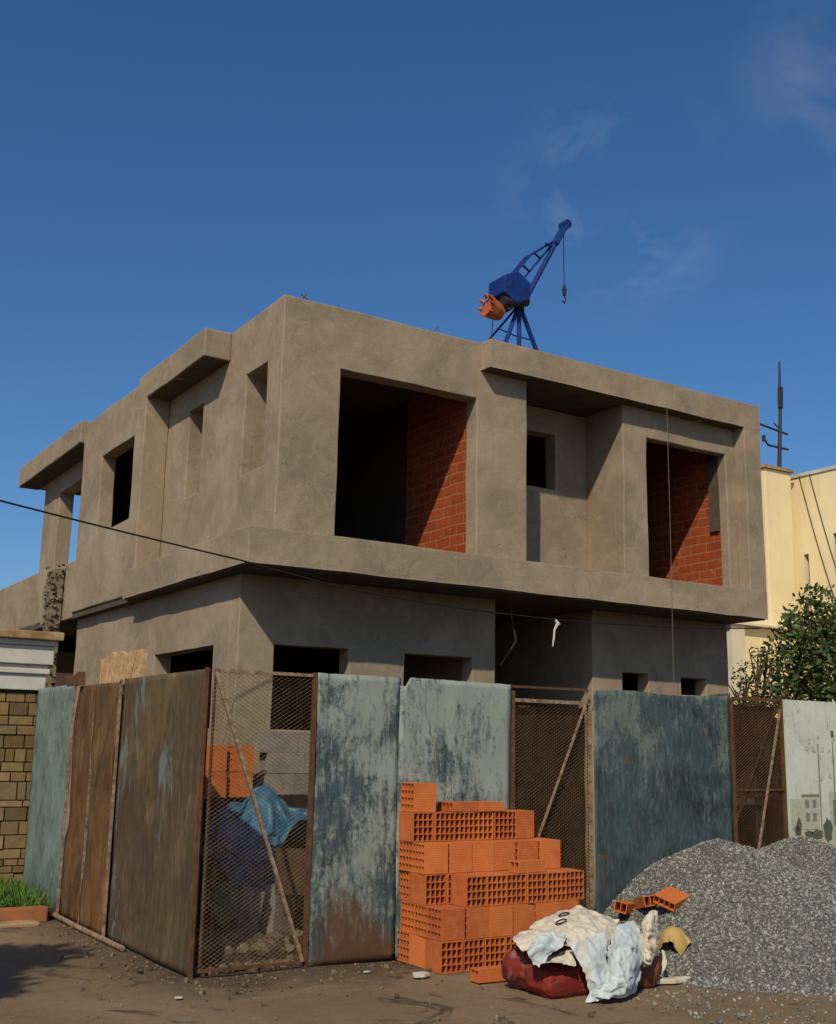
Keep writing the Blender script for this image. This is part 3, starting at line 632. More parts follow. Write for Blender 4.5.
# ragged end of an old wall behind the post
rg = MB(); rnd = random.Random(9)
rg.box((-.40, 6.22, 0), (-.27, 6.6, 3.95))
for k in range(420):
    z = rnd.uniform(.1, 4.02); y = rnd.uniform(6.2, 6.62); x = -.40 + rnd.uniform(-.01, .01); s_ = rnd.uniform(.012, .032)
    if rnd.random() < .3: y = 6.2 + rnd.uniform(-.01, .01); x = rnd.uniform(-.42, -.28)
    rg.box((-s_, -s_, -s_ * .7), (s_ * .7, s_ * .8, s_ * .6), 0, Matrix.Translation((x, y, z)) @ Euler((rnd.uniform(-.6, .6), rnd.uniform(-.6, .6), rnd.uniform(-.6, .6))).to_matrix().to_4x4())
o = rg.build('ragged_wall_stub', M['rubble'], loc=(-.5, 6.5, 0)); tag(o, 'rough broken masonry stub rising behind the white cornice', 'wall')
# planter
K = empty('planter_kerb', (-2.4, 1.3, 0), 'low terracotta coloured kerb in front of the grass at the left edge', 'kerb')
MB().box((-4.6, 1.22, 0), (-1.50, 1.36, .13)).build('kerb_course', M['terracotta'], K, bevel=.012)
MB().box((-4.6, 1.02, 0), (-1.62, 1.21, .035)).build('kerb_footing', M['capslab'], K, bevel=.01)
o = MB().box((-4.6, 1.365, -.02), (-1.42, 2.88, .10)).build('planting_bed', M['soil']); tag(o, kind='structure')
gb = MB(); rnd = random.Random(21)
for _ in range(4200):
    x = rnd.uniform(-4.2, -1.42); y = rnd.uniform(1.38, 2.7); h = rnd.uniform(.06, .2); a = rnd.uniform(0, 6.3); d = Vector((math.cos(a), math.sin(a), 0)); l = Vector((rnd.uniform(-.06, .06), rnd.uniform(-.06, .06), 0)); p = Vector((x, y, .09))
    gb.add([p - d * .005, p + d * .005, p + l * .5 + Vector((0, 0, h * .6)) + d * .003, p + l * 1.3 + Vector((0, 0, h))], [(0, 1, 2, 3)])
o = gb.build('grass', M['grass'], fix=False); tag(o, 'short green grass growing behind the kerb', 'grass', kind='stuff')

# ------------------------------------------------------------------ fence
FY, FX, FH = -1.783, -1.323, 2.145
def sheet(name, axis, w, u0, u1, z0, z1, mat, label, tops=None, wave=.022, lean=0, seed=0, group=None, thick=.006, seams=()):
    nu, nz = max(8, int((u1 - u0) / .045)), 44; mb = MB(); rnd = random.Random(seed)
    def pt(i, j, side):
        u = u0 + (u1 - u0) * i / nu; t = z1 + (tops(u) if tops else 0) + .006 * noise.noise((u * 14 + seed, 1, 2)); z = z0 + (t - z0) * j / nz
        d = wave * noise.noise((u * 1.6 + seed * 3, z * 1.1, seed)) + wave * .35 * noise.noise((u * 6 + seed, z * 3, seed + 5)) + lean * (z / 2.1)
        for s in seams: d -= .012 * math.exp(-((u - s) / .012) ** 2)
        ww = w + d + side * thick
        return (ww, u, z) if axis == 0 else (u, ww, z)
    idx = lambda i, j, s: s * (nu + 1) * (nz + 1) + j * (nu + 1) + i
    for s in (0, 1):
        for j in range(nz + 1):
            for i in range(nu + 1): mb.v.append(pt(i, j, s))
    for j in range(nz):
        for i in range(nu):
            mb.f.append((idx(i, j, 0), idx(i + 1, j, 0), idx(i + 1, j + 1, 0), idx(i, j + 1, 0))); mb.f.append((idx(i, j, 1), idx(i, j + 1, 1), idx(i + 1, j + 1, 1), idx(i + 1, j, 1)))
    for i in range(nu):
        mb.f.append((idx(i, 0, 0), idx(i, 0, 1), idx(i + 1, 0, 1), idx(i + 1, 0, 0))); mb.f.append((idx(i, nz, 0), idx(i + 1, nz, 0), idx(i + 1, nz, 1), idx(i, nz, 1)))
    for j in range(nz):
        mb.f.append((idx(0, j, 0), idx(0, j + 1, 0), idx(0, j + 1, 1), idx(0, j, 1))); mb.f.append((idx(nu, j, 0), idx(nu, j, 1), idx(nu, j + 1, 1), idx(nu, j + 1, 0)))
    mb.mi = [0] * len(mb.f)
    loc = (w, (u0 + u1) / 2, 0) if axis == 0 else ((u0 + u1) / 2, w, 0)
    o = mb.build(name, mat, loc=loc, smooth=True); 
    return tag(o, label, 'fence panel', group)
GS = 'sheets of the site fence'
sheet('fence_sheet', 1, FY, -.415, .345, .012, FH + .01, m_sheet('paint_a', .80, .34, 1.3, (.052, .080, .088), .08, (.31, .36, .31)), 'pale flaking blue green sheet just right of the front mesh opening', seed=1, group=GS)
sheet('fence_sheet', 1, FY - .012, .335, 1.44, .012, FH + .015, m_sheet('paint_b', .82, .14, 2.9, (.048, .078, .088), .05, (.31, .36, .31)), 'wide pale flaking blue green sheet behind the orange brick stack', lambda u: -.01 * (u - .3) - (.07 if u < .40 else 0), seed=2, group=GS)
sheet('fence_sheet', 1, FY, 2.385, 4.13, .012, FH, m_sheet('paint_c', .34, .30, 5.2, (.044, .072, .073), -.02, (.17, .21, .185)), 'broad dark teal sheet rising behind the gravel heap', lambda u: .012 * math.sin(u * 5), seed=3, group=GS, seams=(3.2,))
# left run
sheet('fence_sheet', 0, FX, FY + .03, .06, .012, FH - .005, m_rustwood('weathered_a', 1, (.125, .088, .046), (.058, .042, .024), .8), 'broad dark brown weathered panel with faded blue patches at the near corner', seed=4, group=GS, wave=.01)
sheet('fence_sheet', 0, FX - .03, .08, .74, .03, FH - .03, m_rustwood('weathered_b', 2, (.20, .105, .034), (.075, .036, .014)), 'rusty brown bent sheet left of the broad dark panel', seed=5, group=GS, wave=.05)
sheet('fence_sheet', 0, FX + .0, .76, 1.44, .02, FH - .02, m_rustwood('weathered_c', 3, (.16, .080, .028), (.060, .03, .013)), 'narrow rusty brown sheet beside the pale green one', seed=6, group=GS, wave=.05)
sheet('fence_sheet', 0, FX - .02, 1.46, 2.84, -.01, FH + .0, m_sheet('paint_d', .45, .22, 7.7, (.13, .19, .175), 0, (.22, .30, .27)), 'flat pale green sheet next to the stone gatepost', seed=7, group=GS, wave=.012)
for yy, r_ in ((.07, .012), (.75, .014), (1.45, .012)):
    MB().box((FX - .04, yy - .006, .02), (FX - .015, yy + .006, FH - .01)).build('edge_angle', M['rustlight'], loc=(FX, yy, 0)); 
for o, lb in zip([q for q in col.objects if q.name.startswith('edge_angle')], ('steel edge strip between the dark corner panel and the bent rusty sheet', 'steel edge strip between the two rusty brown sheets', 'steel edge strip along the near side of the pale green sheet')): tag(o, lb, 'fence strip', 'edge strips of the left fence')
o = MB().tube([(FX - .07, -.55, .03), (FX - .08, .6, .035), (FX - .07, 1.7, .04)], .022, 8).build('fallen_pipe', M['rustlight'], loc=(FX - .07, .6, 0)); tag(o, 'thin pipe lying along the foot of the left fence', 'pipe')

def mesh_lines(mb, x0, x1, z0, z1, y, pitch, ratio, r):
    """diamond mesh between x0..x1, z0..z1 (plane y): strands of both slants clipped to the frame"""
    for sgn in (1, -1):
        k = ratio * sgn; c = z0 - (k * x1 if k > 0 else k * x0); cmax = z1 - (k * x0 if k > 0 else k * x1); st = pitch
        while c < cmax:
            xs = sorted(((z0 - c) / k, (z1 - c) / k)); a = max(x0, xs[0]); b = min(x1, xs[1])
            if b - a > .01:
                yy = y + .0012 * sgn
                mb.tube([(a, yy, k * a + c), (b, yy, k * b + c)], r, 3, cap=False)
            c += st
def bar(a, b, r, name, mat, T, n=4): return MB().tube([a, b], r, n).build(name, mat, T)
# front mesh bay
T = empty('mesh_gate', (-.87, FY, 0), 'tall see through mesh gate at the fence corner with blue tarpaulin behind', 'gate', 'mesh gates of the site fence')
bar((-1.29, FY + .03, 0), (-1.29, FY + .03, FH), .012, 'frame_post', M['rust'], T); bar((-.435, FY, 0), (-.435, FY, FH + .01), .022, 'frame_post', M['rust'], T)
bar((-1.265, FY, FH - .012), (-.455, FY, FH - .012), .017, 'top_rail', M['rustlight'], T)
bar((-1.265, FY, .05), (-.455, FY, .05), .014, 'bottom_rail', M['rust'], T)
bar((-1.26, FY - .028, FH - .03), (-.47, FY - .028, .06), .018, 'diagonal_brace', M['rustlight'], T)
bar((-1.24, FY + .04, .08), (-1.24, FY + .03, FH - .05), .012, 'inner_bar', M['rust'], T)
mb = MB(); mesh_lines(mb, -1.27, -.45, .05, FH - .02, FY, .030, .62, .0017); mb.build('wire_mesh', M['wire'], T, fix=False)
# right edge strip of the sheet, corner post
o = MB().box((-1.333, FY - .012, 0), (-1.308, FY + .016, FH + .005)).build('corner_post', M['rust'], loc=(-1.32, FY, 0)); tag(o, 'worn square post where the two fence runs meet', 'post')
# middle gate
T = empty('mesh_gate', (1.9, FY, 0), 'brown rusty mesh gate with a thin diagonal bar behind the right end of the bricks', 'gate', 'mesh gates of the site fence')
bar((1.475, FY, 0), (1.475, FY, 2.10), .022, 'frame_post', M['rust'], T); bar((2.33, FY, 0), (2.33, FY, FH), .022, 'frame_post', M['rustlight'], T)
bar((1.45, FY, FH - .01), (2.33, FY, FH - .005), .014, 'top_rail', M['rust'], T); bar((1.49, FY - .01, 2.02), (2.31, FY - .01, 2.02), .022, 'mid_rail', M['rustlight'], T)
bar((2.30, FY - .03, 2.08), (1.60, FY - .03, .62), .011, 'diagonal_brace', M['rustlight'], T); bar((1.6, FY - .03, .62), (1.5, FY - .03, .4), .011, 'diagonal_brace', M['rustlight'], T)
mb = MB(); mesh_lines(mb, 1.49, 2.31, .05, 2.0, FY, .029, .62, .0028); mb.build('wire_mesh', M['wiredark'], T, fix=False)
mb = MB(); n = 30
for j in range(n + 1):
    for i in range(n + 1):
        x = 1.49 + .82 * i / n; z = .1 + 1.88 * j / n; mb.v.append((x, FY + .05 + .03 * noise.noise((x * 4, z * 2.5, 1)), z))
for j in range(n):
    for i in range(n): a = j * (n + 1) + i; mb.f.append((a, a + 1, a + n + 2, a + n + 1)); mb.mi.append(0)
o = mb.build('shade_backing', M['shadeback'], T, smooth=True); md = o.modifiers.new('s', 'SOLIDIFY'); md.thickness = .004  # added brown sheet standing in for dense mesh over the shaded yard
# right bay
T = empty('mesh_gate', (4.55, FY, 0), 'rusty mesh gate with crossing braces between the teal sheet and the white panel', 'gate', 'mesh gates of the site fence')
bar((4.165, FY, 0), (4.165, FY, FH), .018, 'frame_post', M['rust'], T); bar((4.88, FY, 0), (4.88, FY, FH + .02), .024, 'frame_post', M['rust'], T)
bar((4.18, FY, FH - .01), (4.87, FY, FH), .022, 'top_rail', M['rust'], T); bar((4.18, FY - .01, 1.26), (4.87, FY - .01, 1.26), .010, 'mid_rail', M['rust'], T)
bar((4.84, FY - .03, 2.05), (4.38, FY - .03, .5), .013, 'diagonal_brace', M['rustlight'], T); bar((4.84, FY + .03, 2.05), (4.17, FY + .03, .9), .010, 'diagonal_brace', M['rust'], T)
mb = MB(); mesh_lines(mb, 4.18, 4.86, .05, 2.12, FY, .030, .62, .0026); mb.build('wire_mesh', M['wiredark'], T, fix=False)
MB().box((4.18, FY + .06, 1.18), (4.86, FY + .066, 2.08)).build('backing_sheet', m_rustwood('backing', 6, (.10, .045, .02), (.045, .024, .013)), T)
# things in the yard behind that bay
T = empty('timber_trestle', (4.9, -.9, 0), 'old timber trestle standing behind the mesh beside the gravel', 'trestle')
MB().box((4.4, -1.1, 1.02), (5.6, -.7, 1.07)).build('top_board', M['woodbrown'], T)
for x, y in ((4.5, -1.05), (5.5, -1.05), (4.5, -.75), (5.5, -.75)): MB().box((x - .03, y - .03, 0), (x + .03, y + .03, 1.019)).build('leg', M['woodbrown'], T)
# white panel with a printed street picture
P_ = empty('printed_panel', (5.9, FY, 0), 'white panel printed with a faded grey picture of a street of buildings', 'panel')
sh = MB().box((4.925, FY - .01, .012), (7.9, FY + .01, FH + .01)).build('board', m_sheet('paint_e', .9, -.6, 9.1, (.50, .55, .45), -.3, (.64, .69, .57)), P_)
y0 = FY - .0125
def pr(x0, x1, z0, z1, mi, yy=0, pic=MB()): pic.box((x0, y0 - yy - .001, z0), (x1, y0 - yy, z1), mi); return pic
pic = MB()
pr(4.94, 7.85, .6, .86, 3, 0, pic)
pr(4.95, 5.20, .87, 1.17, 0, .0, pic); pr(5.14, 5.38, .87, 1.20, 0, .002, pic); pr(5.12, 5.39, 1.19, 1.215, 1, .004, pic)
for i in range(2):
    for j in range(2): pr(5.17 + .11 * i, 5.225 + .11 * i, .95 + .13 * j, 1.03 + .13 * j, 1, .004, pic)
pr(5.55, 6.6, .80, 1.24, 0, .002, pic)
for i in range(6): pr(5.60 + i * .16, 5.68 + i * .16, .9, 1.16, 1, .004, pic)
for (x, z, rx, rz) in ((5.06, .90, .035, .09), (5.02, .87, .03, .05), (5.33, .82, .09, .045), (5.50, .86, .07, .11), (5.78, .80, .08, .12), (6.1, .78, .16, .07), (5.2, .83, .06, .03)):
    n = 14; pg = [(x + rx * math.cos(k * 2 * math.pi / n) * (1 + .2 * math.sin(k * 2.3)), z + rz * math.sin(k * 2 * math.pi / n) * (1 + .15 * math.cos(k * 3.1))) for k in range(n)]
    pic.prism(pg, 1, y0 - .007, y0 - .006, 2)
for k in range(26):
    rx_ = random.Random(k); x = 5.05 + rx_.random() * 1.6; z = 1.3 + rx_.random() * .5; pr(x, x + .03, z, z + rx_.uniform(.02, .06), 4, .003, pic)
pr(5.395, 5.41, .8, 1.72, 1, .009, pic); pr(5.63, 5.64, .75, 1.75, 2, .009, pic); pr(5.62, 5.66, 1.80, 1.86, 2, .009, pic); pr(4.95, 5.0, .7, .72, 1, .009, pic)
pic.build('printed_picture', [M['pb'], M['pc'], M['pd'], M['pe'], M['pf']], P_, fix=False)
# board and scrap standing on the left fence
mb = MB(); n = 14; rnd = random.Random(3)
tp = [(-.22 + 1.16 * i / n, 2.385 + rnd.uniform(-.022, .022) - (.03 if i > 11 else 0)) for i in range(n + 1)]
mb.prism([(y, z) for y, z in tp] + [(.94, 2.10), (-.22, 2.10)], 0, -1.275, -1.235)
o = mb.build('chipped_board', M['ochre'], loc=(-1.25, .4, 2.1)); tag(o, 'chipped ochre board with ragged top sticking up behind the left fence', 'board')
MB().box((-1.272, .3, 0), (-1.24, .36, 2.11)).build('support_batten', M['woodbrown'], o)
o = MB().prism([(1.32, 2.13), (1.72, 2.14), (1.76, 2.23), (1.6, 2.20), (1.36, 2.26)], 0, -1.36, -1.29).build('scrap_clip', M['rust'], loc=(-1.3, 1.5, 2.15)); tag(o, 'dark bent scrap of sheet metal caught on top of the left fence', 'scrap')

# ------------------------------------------------------------------ gravel heap
PK = [(3.22, -2.42, .87), (4.42, -2.32, .86), (5.6, -2.4, .80), (7.0, -2.4, .8)]
def gh(x, y):
    h = 0; k = 1.2 + .75 * min(1, max(0, (y + 3.1) / .6))
    for (a, b, c) in PK:
        d = math.hypot((x - a) * (1.0 if x > a else k), (y - b)); d = math.sqrt(d * d + .025)
        hh = c + .05 - .425 * d
        h = max(h, hh) + 0 if abs(h - hh) > .08 else max(h, hh) + (.08 - abs(h - hh)) ** 2 / .32
    n_ = .035 * noise.noise((x * 1.7, y * 1.7, 2)) + .014 * noise.noise((x * 6, y * 6, 5))
    e = h + n_ * min(1, max(0, h) * 4 + .1)
    if h < .10: e -= (.10 - h) * .25
    return e
def gravel():
    x0, x1, y0, y1 = .9, 7.6, -4.75, FY - .014; nx, ny = 200, 96; mb = MB()
    for j in range(ny + 1):
        for i in range(nx + 1):
            x = x0 + (x1 - x0) * i / nx; y = y0 + (y1 - y0) * j / ny; mb.v.append((x, y, max(-.05, gh(x, y))))
    for j in range(ny):
        for i in range(nx): a = j * (nx + 1) + i; mb.f.append((a, a + 1, a + nx + 2, a + nx + 1)); mb.mi.append(0)
    rnd = random.Random(77)
    base = [Vector(p).normalized() for p in ((1, 0, 0), (-1, 0, 0), (0, 1, 0), (0, -1, 0), (0, 0, 1), (0, 0, -1))]
    fc = [(0, 2, 4), (2, 1, 4), (1, 3, 4), (3, 0, 4), (2, 0, 5), (1, 2, 5), (3, 1, 5), (0, 3, 5)]
    cnt = 0
    while cnt < 60000:
        x = rnd.uniform(.9, 6.6); y = rnd.uniform(-4.8, FY - .03); z = gh(x, y)
        if z < .0 and rnd.random() < .95: continue
        if z < -.05: continue
        cnt += 1; s = rnd.uniform(.005, .0135) * (1.7 if rnd.random() < .03 else 1)
        rot = Euler((rnd.uniform(0, 6), rnd.uniform(0, 6), rnd.uniform(0, 6))).to_matrix()
        v = []
        for b in base:
            q = rot @ Vector((b.x * s * rnd.uniform(.8, 1.5), b.y * s * rnd.uniform(.7, 1.2), b.z * s * rnd.uniform(.5, 1))); v.append((x + q.x, y + q.y, max(z, .003) + s * .35 + q.z))
        mb.add(v, fc, 1)
    o = mb.build('gravel_heap', [M['gravelbase'], M['gravel']], fix=False); tag(o, 'grey crushed stone heaped against the teal fence', 'gravel', kind='stuff')
gravel()

# ------------------------------------------------------------------ hollow bricks
def brick_mesh(L, W, H_, cols, rows, name):
    """holes run along x; L along x, W along y, H along z; origin at the bottom centre"""
    mb = MB(); t = .0075
    cw = (W - t * (cols + 1)) / cols; ch = (H_ - t * (rows + 1)) / rows
    ys = [-W / 2]; zs = [0.0]
    for i in range(cols): ys += [ys[-1] + t, ys[-1] + t + cw]
    ys.append(W / 2)
    for j in range(rows): zs += [zs[-1] + t, zs[-1] + t + ch]
    zs.append(H_); idx = {}
    def V(x, y, z):
        k = (round(x, 5), round(y, 5), round(z, 5))
        if k not in idx: idx[k] = len(mb.v); mb.v.append(k)
        return idx[k]
    for i in range(len(ys) - 1):
        for j in range(len(zs) - 1):
            hole = i % 2 == 1 and j % 2 == 1; a, b, c, d = ys[i], ys[i + 1], zs[j], zs[j + 1]
            if hole:
                for p, q in (((a, c), (b, c)), ((b, c), (b, d)), ((b, d), (a, d)), ((a, d), (a, c))):
                    mb.f.append((V(-L / 2, *p), V(-L / 2, *q), V(L / 2, *q), V(L / 2, *p)))
            else:
                mb.f.append((V(-L / 2, a, c), V(-L / 2, a, d), V(-L / 2, b, d), V(-L / 2, b, c))); mb.f.append((V(L / 2, a, c), V(L / 2, b, c), V(L / 2, b, d), V(L / 2, a, d)))
    for i in range(len(ys) - 1):
        for z, fl in ((0, 0), (H_, 1)):
            q = (V(-L / 2, ys[i], z), V(L / 2, ys[i], z), V(L / 2, ys[i + 1], z), V(-L / 2, ys[i + 1], z)); mb.f.append(q if fl else q[::-1])
    for j in range(len(zs) - 1):
        for y, fl in ((-W / 2, 1), (W / 2, 0)):
            q = (V(-L / 2, y, zs[j]), V(L / 2, y, zs[j]), V(L / 2, y, zs[j + 1]), V(-L / 2, y, zs[j + 1])); mb.f.append(q if fl else q[::-1])
    me = bpy.data.meshes.new(name); me.from_pydata(mb.v, [], mb.f); me.update(); me.materials.append(M['brick']); return me
BL, BW, BH = .216, .19, .222
BM = brick_mesh(BL - .004, BW - .004, BH - .003, 4, 4, 'hollow_brick'); THIN = brick_mesh(.25, .2, .07, 4, 1, 'thin_brick'); SMALL = brick_mesh(.27, .11, .085, 2, 1, 'small_brick')
brnd = random.Random(31)
def put(me, x, y, z, rot, label, group, name='hollow_brick', jit=1, rx=0, ry=0):
    o = bpy.data.objects.new(name, me); col.objects.link(o)
    o.location = (x + brnd.uniform(-.004, .004) * jit, y + brnd.uniform(-.014, .012) * jit, z); o.rotation_euler = (rx + brnd.uniform(-.006, .006), ry + brnd.uniform(-.006, .006), rot + brnd.uniform(-.045, .045) * jit)
    return tag(o, label, 'brick', group)
ORD = ['first', 'second', 'third', 'fourth', 'fifth', 'sixth', 'seventh', 'eighth', 'ninth', 'tenth']
CRS = ['bottom', 'second', 'third', 'fourth', 'fifth']
X0, YF = .345, -2.42
GB = 'orange hollow bricks stacked by the fence'
def row(ci, dirn, x0, yf, n, face, rowname, skip=()):
    z = ci * BH + .004; x = x0
    for k in range(n):
        if dirn == 'y': w_, d_ = BW, BL; rot = R(90)
        else: w_, d_ = BL, BW; rot = 0
        if k not in skip:
            put(BM, x + w_ / 2, yf + d_ / 2, z, rot, f'hollow brick, {ORD[k]} from the left in the {rowname} row, {CRS[ci]} course of the orange stack', GB)
        x += w_ + .002
# course by course: front rows, then what shows at the left end behind them
row(0, 'y', X0, YF, 7, 'holes', 'front'); row(0, 'y', X0, YF + .218, 7, 'side', 'middle')
for k in (0, 1): put(BM, X0 + BL / 2 + k * .218, YF + .53, .004, 0, f'hollow brick, {ORD[k]} from the left in the back row, bottom course of the orange stack', GB)
row(1, 'x', X0, YF + .005, 6, 'side', 'front'); row(1, 'x', X0, YF + .197, 6, 'holes', 'middle'); row(1, 'x', X0, YF + .389, 2, 'holes', 'back')
row(2, 'y', X0 + .005, YF + .228, 7, 'side', 'middle')
row(2, 'y', X0 + .03, YF + .01, 7, 'holes', 'front', skip=(0,))
put(BM, X0 + .12, YF + .545, 2 * BH + .004, 0, 'hollow brick alone in the back row, third course of the orange stack', GB)
row(3, 'x', X0 + .0, YF + .24, 6, 'side', 'front'); row(3, 'x', X0, YF + .432, 6, 'holes', 'back')
row(4, 'y', X0 + .0, YF + .40, 5, 'holes', 'front')
put(BM, X0 + 5 * .192 + .115, YF + .50, 4 * BH + .004, R(6), 'hollow brick turned side on at the right end of the fifth course', GB)
put(BM, X0 + .11, YF + .52, 5 * BH + .004, R(2), 'single hollow brick standing topmost at the left of the stack', GB)
put(THIN, X0 + .48, YF + .50, 5 * BH + .004, R(3), 'thin flat brick lying on the stack top, left one of two', GB, 'thin_brick'); put(THIN, X0 + .74, YF + .49, 5 * BH + .004, R(-2), 'thin flat brick lying on the stack top, right one of two', GB, 'thin_brick')
put(SMALL, X0 + .86, YF + .09, 3 * BH + .004, R(4), 'small half brick lying on the ledge halfway up the stack', GB, 'half_brick')
put(SMALL, .53, -2.78, .006, R(-4), 'small half brick lying on the ground before the stack', GB, 'half_brick')
# bricks on the gravel behind the sacks
for i, (x, y, r_, rx, ry, lb) in enumerate(((2.42, -2.10, .5, .2, .1, 'leftmost of the bricks lying on the gravel edge behind the sacks'), (2.46, -2.33, 1.1, -.15, .2, 'middle brick lying on the gravel edge behind the sacks'), (2.50, -2.56, .25, .3, -.2, 'bright tilted brick, rightmost of those behind the sacks'))):
    put(SMALL if i < 2 else THIN, x, y, gh(x, y) + .04, r_, lb, 'bricks behind the sacks', 'loose_brick', rx=rx, ry=ry)

# ------------------------------------------------------------------ cloth draped by a small particle solver
def drape(cx, cy, z0, wd, hg, nx, ny, ells, rotz, iters, seed, fold=.03, mu=.5, tilt=(0, 0), cut=None, grd=.004, sq=.8, hf=None):
    rs = np.random.RandomState(seed)
    u = np.linspace(-wd / 2, wd / 2, nx); v = np.linspace(-hg / 2, hg / 2, ny); U, V = np.meshgrid(u, v)
    c, s = math.cos(rotz), math.sin(rotz); du, dv = u[1] - u[0], v[1] - v[0]
    P = np.stack([cx + U * c - V * s, cy + U * s + V * c, z0 + U * tilt[0] + V * tilt[1] + 0 * U], -1)
    for k in range(7):
        a = rs.uniform(0, 6.3); fr = rs.uniform(5, 16); P[..., 2] += fold * np.sin((U * math.cos(a) + V * math.sin(a)) * fr + rs.uniform(0, 6)) * .5
        P[..., 0] += fold * .5 * np.sin(V * fr * .7 + k); P[..., 1] += fold * .5 * np.sin(U * fr * .7 + k * 2)
    P[..., 0] = cx + (P[..., 0] - cx) * sq; P[..., 1] = cy + (P[..., 1] - cy) * sq; P[..., 2] += np.cos(np.arange(nx) * .9)[None, :] * du * .25 * np.sin(np.arange(ny) * .33)[:, None]
    P += rs.normal(0, .006, P.shape)
    Q = P.copy(); du, dv = u[1] - u[0], v[1] - v[0]
    def con(A, B, L, k):
        d = P[B] - P[A]; l = np.linalg.norm(d, axis=-1, keepdims=True) + 1e-9; g = (l - L) / l * d * .5 * k; P[A] += g; P[B] -= g
    S = np.s_
    cons = []
    for a in (0, 1):
        cons += [(S[:, a:-1:2], S[:, a + 1::2], du, 1, 'h'), (S[a:-1:2, :], S[a + 1::2, :], dv, 1, 'v')]
    def fix(A, B):
        return A, B
    dt2 = 9.8 * (1 / 60.) ** 2 * .35
    for it in range(iters):
        vel = (P - Q) * .96; Q = P.copy(); P = P + vel; P[..., 2] -= dt2
        for sub in range(7):
            for (a0, a1, L, k, t) in cons:
                A = P[a0]; B = P[a1]
                n_ = min(A.shape[1], B.shape[1]) if t == 'h' else min(A.shape[0], B.shape[0])
                if t == 'h': A = A[:, :n_]; B = B[:, :n_]
                else: A = A[:n_]; B = B[:n_]
                d = B - A; l = np.linalg.norm(d, axis=-1, keepdims=True) + 1e-9; g = (l - L) / l * d * .5; A += g; B -= g
            dd = math.hypot(du, dv)
            for (x, y) in ((P[:-1, :-1], P[1:, 1:]), (P[:-1, 1:], P[1:, :-1])):
                d = y - x; l = np.linalg.norm(d, axis=-1, keepdims=True) + 1e-9; g = (l - dd) / l * d * .12; x += g; y -= g
            for (x, y, L) in ((P[:, :-2], P[:, 2:], 2 * du), (P[:-2], P[2:], 2 * dv)):
                d = y - x; l = np.linalg.norm(d, axis=-1, keepdims=True) + 1e-9; g = np.minimum(l - L, 0) / l * d * .10; x += g; y -= g
            hit = np.zeros(P.shape[:2], bool)
            for (ex, ey, ez, rx, ry, rz) in ells:
                E_ = np.array([ex, ey, ez]); r3 = np.array([rx, ry, rz]); q = (P - E_) / r3; l = np.linalg.norm(q, axis=-1)
                m_ = l < 1; hit |= m_; P[m_] = E_ + q[m_] / l[m_][:, None] * r3
            if hf is not None:
                hz = hf(P[..., 0], P[..., 1]); m_ = P[..., 2] < hz; hit |= m_; P[..., 2][m_] = hz[m_]
            m_ = P[..., 2] < grd; hit |= m_; P[..., 2][m_] = grd
            Q[hit] = Q[hit] * (1 - mu) + P[hit] * mu
    mb = MB(); mb.v = [tuple(p) for p in P.reshape(-1, 3)]
    for j in range(ny - 1):
        for i in range(nx - 1):
            if cut and cut(u[i], v[j]): continue
            a = j * nx + i; mb.f.append((a, a + 1, a + nx + 1, a + nx)); mb.mi.append(0)
    return mb, P
def cloth_obj(mb, name, mat, loc=(0, 0, 0), parent=None, th=.003):
    o = mb.build(name, mat, parent, loc=loc, smooth=True, fix=False)
    md = o.modifiers.new('t', 'SOLIDIFY'); md.thickness = th; md.offset = 1
    md = o.modifiers.new('s', 'SUBSURF'); md.levels = 1; md.render_levels = 1
    return o
def pillow(name, c, dims, rot, mat, label, seed, group=None, crumple=.12):
    """a filled sack: superellipsoid with seams pinched at two ends and crumpled skin"""
    n, k = 64, 40; mb = MB(); rm = Euler(rot).to_matrix()
    for j in range(k + 1):
        ph = -math.pi / 2 + math.pi * j / k
        for i in range(n):
            th = 2 * math.pi * i / n
            sg = lambda v, e: math.copysign(abs(v) ** e, v)
            p = Vector((sg(math.cos(ph), .4) * sg(math.cos(th), .4), sg(math.cos(ph), .4) * sg(math.sin(th), .4), sg(math.sin(ph), .6)))
            p.z *= 1 - .45 * abs(p.x) ** 4
            q = Vector((p.x * dims[0] / 2, p.y * dims[1] / 2, p.z * dims[2] / 2))
            w_ = noise.noise(q * 9 + Vector((seed, 0, 0))) * .6 + abs(noise.noise(q * 16 + Vector((seed, 5, 0)))) * 1.1 - (1 - abs(noise.noise(q * 8 + Vector((seed, 1, 7)))) * 3) * .35
            q += p.normalized() * w_ * crumple * dims[2]
            q = rm @ q + Vector(c); q.z = max(q.z, .004); mb.v.append(tuple(q))
    for j in range(k):
        for i in range(n): a = j * n; mb.f.append((a + i, a + (i + 1) % n, a + n + (i + 1) % n, a + n + i)); mb.mi.append(0)
    o = mb.build(name, mat, loc=(c[0], c[1], 0), smooth=True); return tag(o, label, 'sack', group)
GSK = 'filled sacks lying by the gravel'
pillow('filled_sack', (.66, -3.14, .13), (.40, .38, .26), (0, .04, .18), M['redsack'], 'dark red shiny sack at the left end of the pile', 1, GSK, .10)
pillow('filled_sack', (.70, -3.36, .10), (.50, .28, .21), (.0, .0, .04), M['redsack'], 'red sack lying lowest in front, half under the white sacking', 2, GSK, .10)
pillow('filled_sack', (1.33, -3.33, .12), (.36, .34, .25), (0, 0, -.12), M['brownsack'], 'reddish brown sack at the right end of the pile', 3, GSK, .10)
pillow('filled_sack', (.99, -3.16, .27), (.86, .40, .22), (.08, .0, -.05), M['brownsack'], 'brown sack lying on top under the white sacking', 4, GSK, .10)
